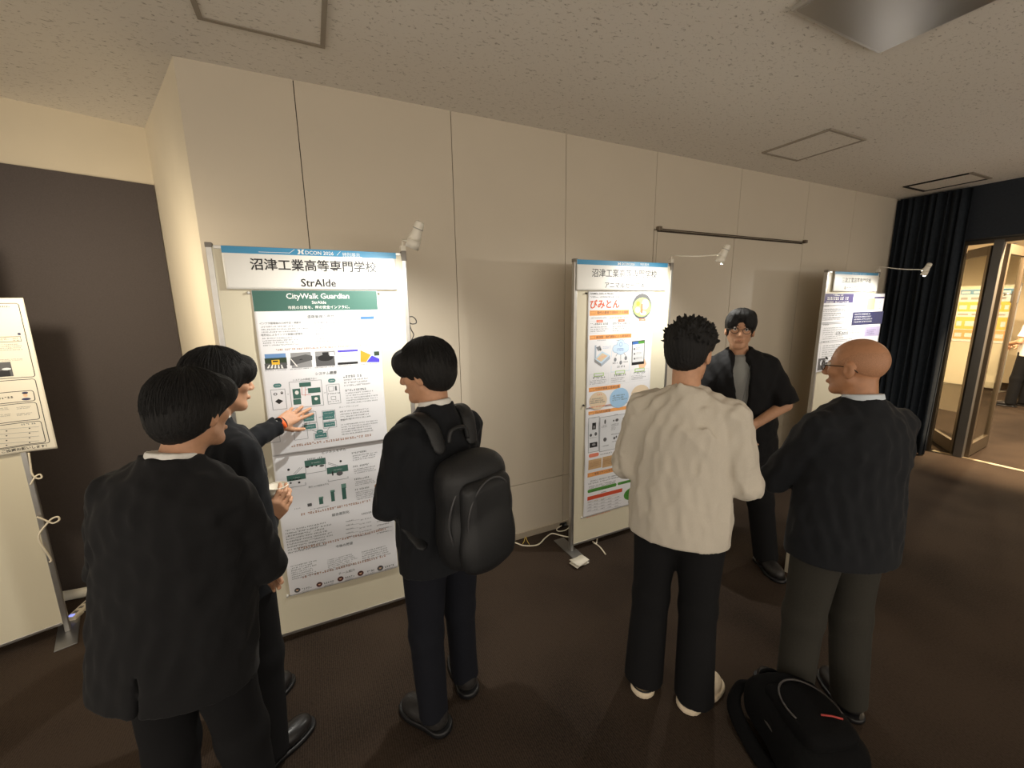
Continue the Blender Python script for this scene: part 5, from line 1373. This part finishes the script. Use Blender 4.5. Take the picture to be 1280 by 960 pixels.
    S.pill('green_pill', I_LEAF, (84, 500), (430, 452)); S.pill('green_pill', I_LEAF, (444, 412), (760, 364)); S.marks((130, 476), (390, 492), 1, I_DKGREEN, .95, h=.8, l=.001); S.marks((480, 390), (680, 404), 1, I_DKGREEN, .95, h=.8, l=.001)
    S.ell('green_badge', I_LEAF, (622, 540), 100, .0008, .62); S.marks((552, 500), (690, 580), 4, I_DKGREEN, .9, h=.4, l=.0011)
    S.rect('table_head', I_RED, (82, 584), (498, 520)); S.marks((96, 590), (450, 606), 1, I_BEIGE, .98, h=.7, l=.001); S.marks((246, 514), (320, 526), 1, I_GREY, h=.9)
    for k in range(4):
        for x in (88, 165, 245, 330, 415): S.marks((x, 632+k*36-(x-88)*.17), (x+46, 646+k*36-(x-88)*.17), 1, h=.8)
        S.line('table_line', I_LINE, (82, 656+k*36), (490, 588+k*36), .0012)
    S.marks((80, 790), (360, 802), 1, I_ORED, .99, h=.8)
    _, zb_ = S.uv((45, 836)); S.ext = (up2.ext[0]-.004, up2.ext[1]+.003, zb_, up2.ext[2]+.006); sheets.append(S)
    # ---- purple poster on the third board, sheet curling off the board at both sides
    def warp3(u, z): return .004+.030*max(0, (4.56-u)/.17)**1.5*(.6+.4*math.sin(z*3))+.02*max(0, (u-5.42)/.16)**1.5
    S = Sheet('poster', 'white poster with purple heading, its edges curling off the board by the curtain', 'poster', (0, BY, 0), EX, NB, warp=warp3, lift=.004); S.zoom(*D_)
    S.sheet((105, 290), (578, 290)); _, zt_ = S.uv((330, 282)); _, zb_ = S.uv((62, 872)); S.ext = (S.ext[0]+.03, S.ext[1]-.04, zb_+.0, zt_); u0, u1, z0, z1 = S.ext
    um = S.uv((332, 350))[0]; zh = S.uv((200, 352))[1]; S.ruv('purple_heading', I_PURPLE, u0+.002, um, zh, z1-.002)
    S.marks((186, 286), (258, 300), 1, I_WHITE, .98, h=.9, l=.0009); S.marks((140, 305), (296, 332), 1, I_WHITE, .98, h=.9, l=.0009); S.marks((128, 338), (298, 352), 1, I_WHITE, .98, h=.9, l=.0009)
    S.marks((345, 296), (420, 306), 1, h=.8); S.marks((345, 322), (440, 392), 6, h=.4); S.rect('purple_heading', I_PURPLE, (496, 306), (558, 318)); S.marks((505, 330), (550, 400), 5, h=.4); S.rect('pale_yellow_box', ink('pale_yellow', 232, 226, 150), (446, 318), (492, 402))
    S.rect('navy_box', I_NAVYI, (334, 422), (536, 508)); S.marks((344, 426), (500, 500), 4, I_WHITE, .95, h=.45, l=.0009)
    for k in range(5): S.line('frame_line', I_LINE, (100, 372+k*32), (310, 366+k*32), .002)
    for y0 in (372, 512, 640): S.box('frame_line', I_LINE, (92, y0), (308, y0+122), .003); S.marks((108, y0-4), (150, y0+8), 1, I_GREY, h=.9); S.marks((104, y0+18), (300, y0+112), 6, h=.45, m=I_GREY)
    S.text('É + v·B'.replace('É', 'E'), (206, 582), (286, 578), I_GREY, 0) if False else S.marks((205, 568), (290, 592), 1, I_GREY, .98, h=.9)
    S.marks((318, 536), (420, 580), 3, h=.5); S.rect('lilac_box', ink('lilac', 196, 186, 220), (426, 534), (516, 596)); S.marks((434, 548), (506, 590), 3, I_PURPLE, .9, h=.5, l=.0009)
    S.rect('dark_photo', I_ASPH, (70, 770), (118, 852)); S.ell('dark_photo', I_PALE, (95, 800), 10, .0007, 1.2); sheets.append(S)
    # ---- cream poster at the left edge
    P0 = np.array([p0.x, p0.y, 0.0]); e0 = np.array([.9503, .3112, 0]); n0 = np.array([.3112, -.9503, 0])
    S = Sheet('poster', 'cream poster with rounded black frames cut off by the left edge', 'poster', P0, e0, n0, paper=M_PAPER_CREAM, lift=.012, warp=lambda u, z: .03*max(0, (u-.9)/.1)**1.4); S.zoom(0, 360, 4.364)
    ub, zt_ = S.uv((132, 55)); ub2, zb_ = S.uv((305, 868)); S.ext = (ub-.84, ub, zb_, zt_); u0, u1, z0, z1 = S.ext
    S.text('ご投票お願いします！', (8, 890), (258, 858), I_BLACK, .012); S.marks((0, 97), (58, 106), 1, I_BLACK, h=.9)
    zl = S.uv((150, 480))[1]; w = .003
    def rr(za, zb2, ua, ue):
        S.ruv('rounded_frame', I_BLACK, ua+.012, ue-.012, zb2-w, zb2); S.ruv('rounded_frame', I_BLACK, ua+.012, ue-.012, za, za+w); S.ruv('rounded_frame', I_BLACK, ua, ua+w, za+.012, zb2-.012); S.ruv('rounded_frame', I_BLACK, ue-w, ue, za+.012, zb2-.012)
        for cu_, cz_, a0 in ((ue-.012, zb2-.012, 0), (ua+.012, zb2-.012, 90), (ua+.012, za+.012, 180), (ue-.012, za+.012, 270)):
            V, F, _ = S.bucket('rounded_frame', I_BLACK); b = len(V)
            for k in range(5):
                a = math.radians(a0+k*22.5)
                for r_ in (.012, .012-w): V.append(S.P3(cu_+r_*math.cos(a), cz_+r_*math.sin(a), .0004))
            for k in range(4): F.append((b+2*k, b+2*k+1, b+2*k+3, b+2*k+2))
    zA = S.uv((196, 482))[1]; zB = S.uv((272, 840))[1]
    rr(zA, z1-.025, u0+.03, S.uv((150, 270))[0]); rr(zB, zA-.008, u0+.03, S.uv((236, 660))[0])
    for a, b in ((552, 612), (618, 715), (722, 846)):
        rr(S.uv((200, b))[1], S.uv((200, a))[1], u0+.05, S.uv(((192, 582), (213, 665), (243, 785))[(552, 618, 722).index(a)])[0])
    S.box('label_box', I_BLACK, (-40, 268), (122, 290)); S.marks((-30, 272), (52, 286), 2, h=.5, m=I_BLACK); S.marks((72, 268), (108, 290), 2, I_BLACK, h=.5); S.ell('icon', I_NAVYI, (108, 250), 10); S.marks((-30, 302), (145, 342), 4, h=.5, m=I_GREY); S.marks((-20, 384), (160, 398), 2, h=.5, m=I_GREY)
    S.rect('photo_print', I_ASPH, (-60, 410), (76, 480)); S.ell('photo_print', I_PALE, (36, 442), 26, .0007, .4); S.rect('photo_print', I_BLACK, (-30, 455), (60, 480), .0009)
    S.ell('officer_icon', I_NAVYI, (138, 570), 18, .0007, .5); S.ell('officer_icon', I_SKIN, (140, 584), 13, .0009, 1); S.ell('officer_icon', I_NAVYI, (145, 604), 26, .0008, .4); S.ell('officer_icon', I_BLACK, (138, 574), 14, .001, .3); S.marks((-10, 592), (70, 606), 1, I_BLACK, h=.8)
    for y in (650, 686): S.marks((90, y-8), (188, y+8), 2, I_GREY, h=.5); S.marks((0, y), (66, y+16), 2, I_GREY, h=.5)
    for k in range(4): S.line('table_line', I_LINE, (-40, 775+k*26), (215, 752+k*26), .0014); S.ell('icon', I_BLACK, (36, 780+k*26), 5, .0007); S.ell('icon', I_BLACK, (162, 764+k*26), 5, .0007)
    S.marks((115, 734), (200, 746), 1, I_GREY, h=.7)
    sheets.append(S)
    bake_texts()
    roots = [s.finish() for s in sheets]
    pm = mat('pin_clear', srgb(206, 204, 198), .3)
    u0, u1, z0, z1 = sheets[3].ext; l0, l1, y0, y1 = sheets[4].ext
    pins(roots[3], [(u0-.012, BY-.001, z1-.012), (u1+.012, BY-.001, z1-.012), (u1+.016, BY-.001, z0+.02)], pm)
    pins(roots[4], [(l1+.014, BY-.001, y1-.035), (l0-.012, BY-.001, y0+.008), (l1+.012, BY-.001, y0+.01)], pm)
    u0, u1, z0, z1 = sheets[5].ext; pins(roots[5], [(u0-.014, BY-.001, z1-.012), (u0-.02, BY-.001, z0+.03)], mat('pin_dark', srgb(70, 66, 60), .4))
    u0, u1, z0, z1 = sheets[6].ext; pins(roots[6], [(u0-.014, BY-.001, z0+.006)], pm)
    return b0
# ------------------------------------------------------------------ cables and things on the floor
def build_props():
    mw = mat('cable_white', srgb(232, 222, 200), .45); mk = mat('cable_black', srgb(26, 25, 26), .5)
    def fl(x, y, z=.004):
        d = ray(x, y); return CAM+d*((z-CAM[2])/d[2])
    def cable(label, pts, m, r=.0035, name='cable'):
        c = np.mean(pts, 0)*np.array([1, 1, 0]); pts = catmull(pts, 8)
        return tag(MB().tube([Vector(p-c) for p in pts], r, 8).build(name, m, None, True, Vector(c)), label, 'cable')
    z = .006
    cable('white cable winding over the carpet along the back wall', [fl(560, 707, z), fl(598, 706, z), fl(620, 702, z), fl(632, 686, z), fl(641, 678, z), fl(655, 682, z), fl(672, 681, z), fl(682, 672, z), fl(690, 667, z), fl(700, 669, z), fl(709, 671, z), fl(724, 672, z)], mw, .005)
    cable('short white cable end sticking out under the animal-safety board', [np.array([1.86, 2.36, z]), np.array([1.80, 2.30, z]), fl(741, 677, z), fl(750, 684, z), fl(757, 693, z)], mw, .005)
    cable('white plug lead by the black adaptor behind the animal-safety board', [fl(712, 659, z), fl(706, 663, z), fl(698, 664, z), fl(696, 661, z), fl(702, 657, .02)], mw, .004)
    a = fl(703, 658, .0)
    ad = empty('power_adaptor', Vector((a[0], a[1]+.01, 0)), 'black power adaptor at the baseboard behind the animal-safety board', 'adaptor')
    MB().box((-.035, -.025, 0), (.035, .025, .04), bev=.006).build('case', M_BLACK, ad)
    MB().tube([(-.035, 0, .02), (-.05, .0, .02)], .006, 8).build('strain_relief', mk, ad, True)
    MB().box((.012, -.027, .012), (.026, -.0245, .028)).build('label_plate', I_GREY, ad)
    y0 = fl(652, 680, 0); cable('yellow wire bent into a point on the carpet by the wall', [fl(653, 680, .003), fl(655, 677, .02), fl(657, 671, .045), fl(659, 676, .02), fl(662, 681, .003)], mat('wire_yellow', srgb(206, 176, 84), .5), .0022, 'wire')
    # folded paper on the foot plate
    p = fl(724, 705, 0); r = empty('folded_paper', Vector((p[0], p[1], 0.0065)), 'folded white paper lying on the foot of the animal-safety board', 'paper', None, .2)
    mp = mat('paper_white', srgb(232, 226, 210), .6, var=.03, scale=20)
    for k, (h, t, w) in enumerate(((.0, .0, .06), (.010, .15, .055), (.018, -.1, .058))):
        V = []; F = []
        for i in range(9):
            u = -w+2*w*i/8
            for j in range(3): V.append((u, -.04+.04*j, h+.004+.006*math.sin(i*.7+k)*(1 if j < 2 else .3)))
        for i in range(8):
            for j in range(2): q = i*3+j; F.append((q, q+1, q+4, q+3))
        o = np_mesh('paper_fold', V, F, mp, r); o.rotation_euler = (0, 0, t); sm = o.modifiers.new('thick', 'SOLIDIFY'); sm.thickness = .0016
    # left board's leads, power strip and rolled paper
    e0 = np.array([.9503, .3112, 0]); q0 = np.array([-1.420, 2.968, 0]); n0 = np.array([.3112, -.9503, 0])
    def lp(x, y, off=.03): return on_plane(x, y, q0+n0*off, n0)
    cable('small white cable loop at the upper post of the leftmost board', [lp(36, 566), lp(38, 580), lp(40, 592), lp(46, 598), lp(52, 597), lp(50, 593), lp(44, 596), lp(38, 606)], mw, .004)
    cable('large white cable loop hanging on the post of the leftmost board', [lp(46, 646), lp(56, 650), lp(66, 654), lp(74, 650), lp(72, 646), lp(64, 649), lp(56, 658), lp(49, 668), lp(50, 678), lp(58, 690), lp(64, 700), lp(62, 703)], mw, .0045)
    def pp(x, y, z_=.0): return fl(x, y, z_)
    b = pp(92, 774); ps = empty('power_strip', Vector((b[0], b[1], 0)), 'white power strip at the foot of the leftmost board', 'power strip', None, 1.35)
    MB().box((-.02, -.024, 0), (.15, .024, .03), bev=.008).build('case', mw, ps)
    for k in range(3): MB().box((.015+.042*k, -.010, .029), (.035+.042*k, .010, .0315), bev=.001).build('socket', mat('socket_grey', srgb(120, 116, 108), .5), ps)
    MB().box((-.016, -.012, .027), (.004, .012, .034), bev=.003).build('rocker_switch', mat('switch_blue', srgb(110, 120, 200), .4, emit=(.3, .35, 1), estr=1.2), ps)
    cable('black lead running right from the power strip', [pp(86, 772, .02), pp(96, 766, .012), pp(110, 764, .006), pp(126, 762, .005), pp(150, 762, .005)], mk, .0035)
    a = pp(75, 746, .032); c = pp(131, 736, .032); d = nrm(c-a); L = np.linalg.norm(c-a)+.08
    r = empty('paper_roll', Vector((a[0], a[1], 0)), 'thick white roll of scribbled paper on the floor by the dark wall', 'paper roll', None, math.atan2(d[1], d[0]))
    V = []; F = []; n = 40; rs = .032
    for j in range(2):
        for i in range(n*2+1):
            an = i*2*math.pi/n; rad = rs-.004*an/6.28
            V.append((0 if j == 0 else L, rad*math.cos(an), rs+rad*math.sin(an)))
    m_ = n*2+1
    for i in range(m_-1): F.append((i, i+1, m_+i+1, m_+i))
    o = np_mesh('rolled_sheet', V, F, mp, r); sm = o.modifiers.new('thick', 'SOLIDIFY'); sm.thickness = .0012
    rg = random.Random(3); mb = MB()
    for k in range(7):
        x = L*.55+rg.uniform(-.05, .06); t = rg.uniform(3.4, 4.4); pts = []
        for i in range(5): tt = t+i*.12+rg.uniform(-.06, .06); xx = x+rg.uniform(-.012, .02); pts.append((xx, (rs+.0022)*math.cos(tt), rs+(rs+.0022)*math.sin(tt)))
        mb.tube(pts, .0012, 4)
    mb.build('handwriting', I_BLACK, r, True)
    # black lead at the board's right post
    Y = BY+.012
    def by(x, y): return on_y(x, y, Y)
    cable('thin black cable looped at the right post of the green-bannered poster board', [by(511, 396), by(516, 396), by(520, 400), by(520, 404), by(515, 405), by(512, 404), by(514, 412), by(517, 418), by(515, 424), by(512, 428), by(514, 440)], mk, .0028)
    # backpack lying on the floor in front
    c0 = fl(997, 940, 0.0); s = 1.0; R = np.stack([nrm([.93, -.36, 0]), nrm([.36, .93, 0]), np.array([0, 0, 1.0])], 1)
    c = np.array([c0[0], c0[1]-.0, 0]); fwd = R[:, 1]; rt = R[:, 0]; up = R[:, 2]
    bp = empty('backpack', Vector(c), 'black backpack with red pull tab lying on the carpet at the bald man\'s feet', 'backpack')
    mbp = mat('bag_black_nylon', srgb(14, 14, 15), .9, spec=.12, var=.2, scale=120, bump=.15, bscale=220)
    P = [('u', RBox(c+up*.115, (.145, .185, .10), .07, R), 0), ('u', Ell(c+up*.13+fwd*.06, (.13, .13, .10), R), .06), ('u', Ell(c+up*.10-fwd*.10, (.15, .10, .09), R), .06), ('i', Half(c+up*.002, -up), .01)]
    sdf_obj('main_compartment', P, .008, mbp, bp, c, waves(81, 8, 14, 34, .010), .011)
    P = [('u', RBox(c+up*.215-fwd*.03, (.105, .125, .040), .03, R), 0), ('u', Ell(c+up*.225-fwd*.06, (.10, .10, .04), R), .04)]
    fp = sdf_obj('front_pocket', P, .007, mbp, bp, c, waves(82, 6, 16, 40, .006), .007)
    zp = [rt*(.098*math.sin(a))+fwd*(-.03+.118*math.cos(a))+up*.256 for a in np.linspace(-1.9, 1.9, 24)]
    MB().tube(zp, .004, 6).build('zip', mat('zip_grey', srgb(66, 62, 60), .4), bp, True)
    t0 = c+up*.270-fwd*.075+rt*.0; t1 = c+up*.266-fwd*.095+rt*.07
    tb = MB().tube([Vector(t0-c), Vector((t0+t1)/2-c+np.array([0, 0, .004])), Vector(t1-c)], .0035, 6).build('pull_tab', mat('tab_red', srgb(176, 60, 56), .5), bp, True); tag(tb, 'red pull tab')
    pz = [rt*(.142*math.sin(a))+fwd*(.185*math.cos(a)-.005)+up*(.150+.012*math.cos(a)) for a in np.linspace(-2.3, 2.3, 30)]
    MB().tube(pz, .006, 6).build('piping', MATS['zip_grey'], bp, True)
    for sd in (-1, 1):
        pts = catmull([c+rt*sd*.07+fwd*.16+up*.16, c+rt*sd*.12+fwd*.20+up*.12, c+rt*sd*.175+fwd*.16+up*.06, c+rt*sd*.185+fwd*.02+up*.03, c+rt*sd*.17-fwd*.10+up*.03, c+rt*sd*.13-fwd*.16+up*.05], 6)
        P = [('u', Cone(p_, q_, .028, .028, flat=(nrm(np.cross(nrm(q_-p_), [0, 0, 1.0])+np.array([0, 0, 1.2])), 3)), .01) for p_, q_ in zip(pts, pts[1:])]
        sdf_obj('shoulder_strap', P, .007, mbp, bp, c)
    MB().tube([Vector(p_-c) for p_ in catmull([c+rt*-.04+fwd*.165+up*.15, c+rt*-.03+fwd*.20+up*.18, c+rt*.03+fwd*.20+up*.18, c+rt*.04+fwd*.165+up*.15], 6)], .008, 8).build('carry_handle', mbp, bp, True)
    # flat grey case standing behind the bald man
    k0 = fl(980, 706, 0); r = empty('portfolio_case', Vector((k0[0]+.07, k0[1]-.02, 0)), 'flat grey case standing upright between the two men at right', 'case', None, .35)
    MB().box((-.14, -.022, .0), (.14, .022, .46), bev=.008).build('case_body', mat('case_grey', srgb(112, 106, 96), .6, var=.05, scale=20), r)
    MB().box((-.146, -.026, .448), (.146, .026, .472), bev=.004).build('top_edge', mat('case_edge', srgb(176, 166, 146), .5), r)
    MB().box((-.146, -.026, .0), (-.126, .026, .448), bev=.004).build('side_edge', MATS['case_edge'], r)
    MB().tube(catmull([(-.05, 0, .47), (-.04, 0, .50), (.04, 0, .50), (.05, 0, .47)], 5), .006, 8).build('handle', M_BLACK, r, True)

# ------------------------------------------------------------------ the room beyond the glass doors
def build_far_room():
    def fboard(P0, rz, label, cols, plabel):
        r = board(label, P0, rz, .9, None, zb=.05)
        c, s_ = math.cos(rz), math.sin(rz); ex = np.array([c, s_, 0]); n = np.array([s_, -c, 0])
        S = Sheet('poster', plabel, 'poster', (P0[0], P0[1], 0), ex, n, lift=.006); S.ext = (.06, .84, .95, 2.02)
        z = 2.01; rg = random.Random(len(label))
        for h, m in cols:
            S.ruv('colour_block', m, .07, .83, z-h, z); V = z-h-.012
            k = .09
            while k < .75:
                w = rg.uniform(.06, .2); S.ruv('print_block', I_PALE if m is not I_PALE else I_MID, k, min(.80, k+w), z-h*.75, z-h*.35, .0006); k += w+.05
            z = V
        S.finish(); return r
    fboard((12.25, 3.86), -math.pi/2-.1, 'far board with yellow poster seen through the left glass door', ((.10, I_BAND), (.12, I_PALE), (.2, I_YELLOW), (.08, I_PALE), (.25, I_YELLOW), (.2, I_ORANGE)), 'yellow and white poster seen through the left glass door')
    fboard((12.6, 2.84), -math.pi/2, 'far board with blue-headed poster seen through the open doorway', ((.09, I_BAND), (.12, I_PALE), (.05, I_NAVYI), (.25, I_BEIGE), (.2, I_TAN), (.2, I_PALE)), 'blue and white poster seen through the open doorway')
    # two visitors
    g = Fig((10.75, 2.375), 5, 1.74, lean=1)
    arms = std_arms(g, (.27, .02, 1.10), (.16, .21, 1.0), (-.27, .04, 1.10), (-.12, .22, 1.05)); legs = std_legs(g, (-.13, .05), (.12, -.02), 8, 8)
    hl = hand_prims(arms[-1][2], g.tr+g.tf*.4, -g.tz, 'L', RELAX, g.s); hr = hand_prims(arms[1][2], -g.tr+g.tf*.4, -g.tz, 'R', RELAX, g.s)
    root = make_person('person in white short-sleeved shirt and black trousers seen through the doorway', g, arms, legs, [hl, hr])
    J = jacket_prims(g, arms, hem=.86, cut=0, collar=False); J = [x for x in J if not (isinstance(x[1], Cone) and any(np.allclose(x[1].b, arms[sd][1], atol=1e-4) for sd in (-1, 1)))]
    for sd in (-1, 1): J.append(('u', Cone(arms[sd][0], arms[sd][0]+(arms[sd][1]-arms[sd][0])*.75, .066*g.s, .066*g.s, cap=1), .02))
    sdf_obj('shirt', J, .010, M_SHIRT, root, g.base, waves(91, 7, 18, 40, .004), .005)
    sdf_obj('trousers', trouser_prims(g, legs), .010, M_TROUSER, root, g.base)
    sdf_obj('hair', hair_prims(g, 'mop'), .006, M_HAIR, root, g.base, hair_disp(g, 1.0), .006); face_bits(g, root)
    for sd in (-1, 1): shoe_obj(g, legs[sd][2], legs['toe'][sd], root, M_SHOE, M_BLACK)
    g = Fig((11.5, 1.75), 330, 1.72, lean=1)
    arms = std_arms(g, (.25, .08, 1.10), (.05, .23, 1.1), (-.25, .08, 1.10), (-.02, .24, 1.06)); legs = std_legs(g, (-.12, .0), (.12, .0), 8, 8)
    hl = hand_prims(arms[-1][2], g.tr, -g.tf, 'L', RELAX, g.s); hr = hand_prims(arms[1][2], -g.tr, -g.tf, 'R', RELAX, g.s)
    root = make_person('person in black suit mostly hidden at the right edge beyond the doorway', g, arms, legs, [hl, hr])
    sdf_obj('jacket', jacket_prims(g, arms), .010, M_SUIT, root, g.base, waves(92, 7, 18, 40, .004), .005)
    sdf_obj('trousers', trouser_prims(g, legs), .010, M_TROUSER, root, g.base)
    sdf_obj('hair', hair_prims(g, 'bowl'), .006, M_HAIR, root, g.base, hair_disp(g, 2.0), .006); face_bits(g, root)
    for sd in (-1, 1): shoe_obj(g, legs[sd][2], legs['toe'][sd], root, M_SHOE, M_BLACK)
# ------------------------------------------------------------------ assemble
build_room()
build_boards()
person_front()
person_pointing()
person_backpack()
person_white()
person_grey()
person_bald()
build_props()
build_far_room()
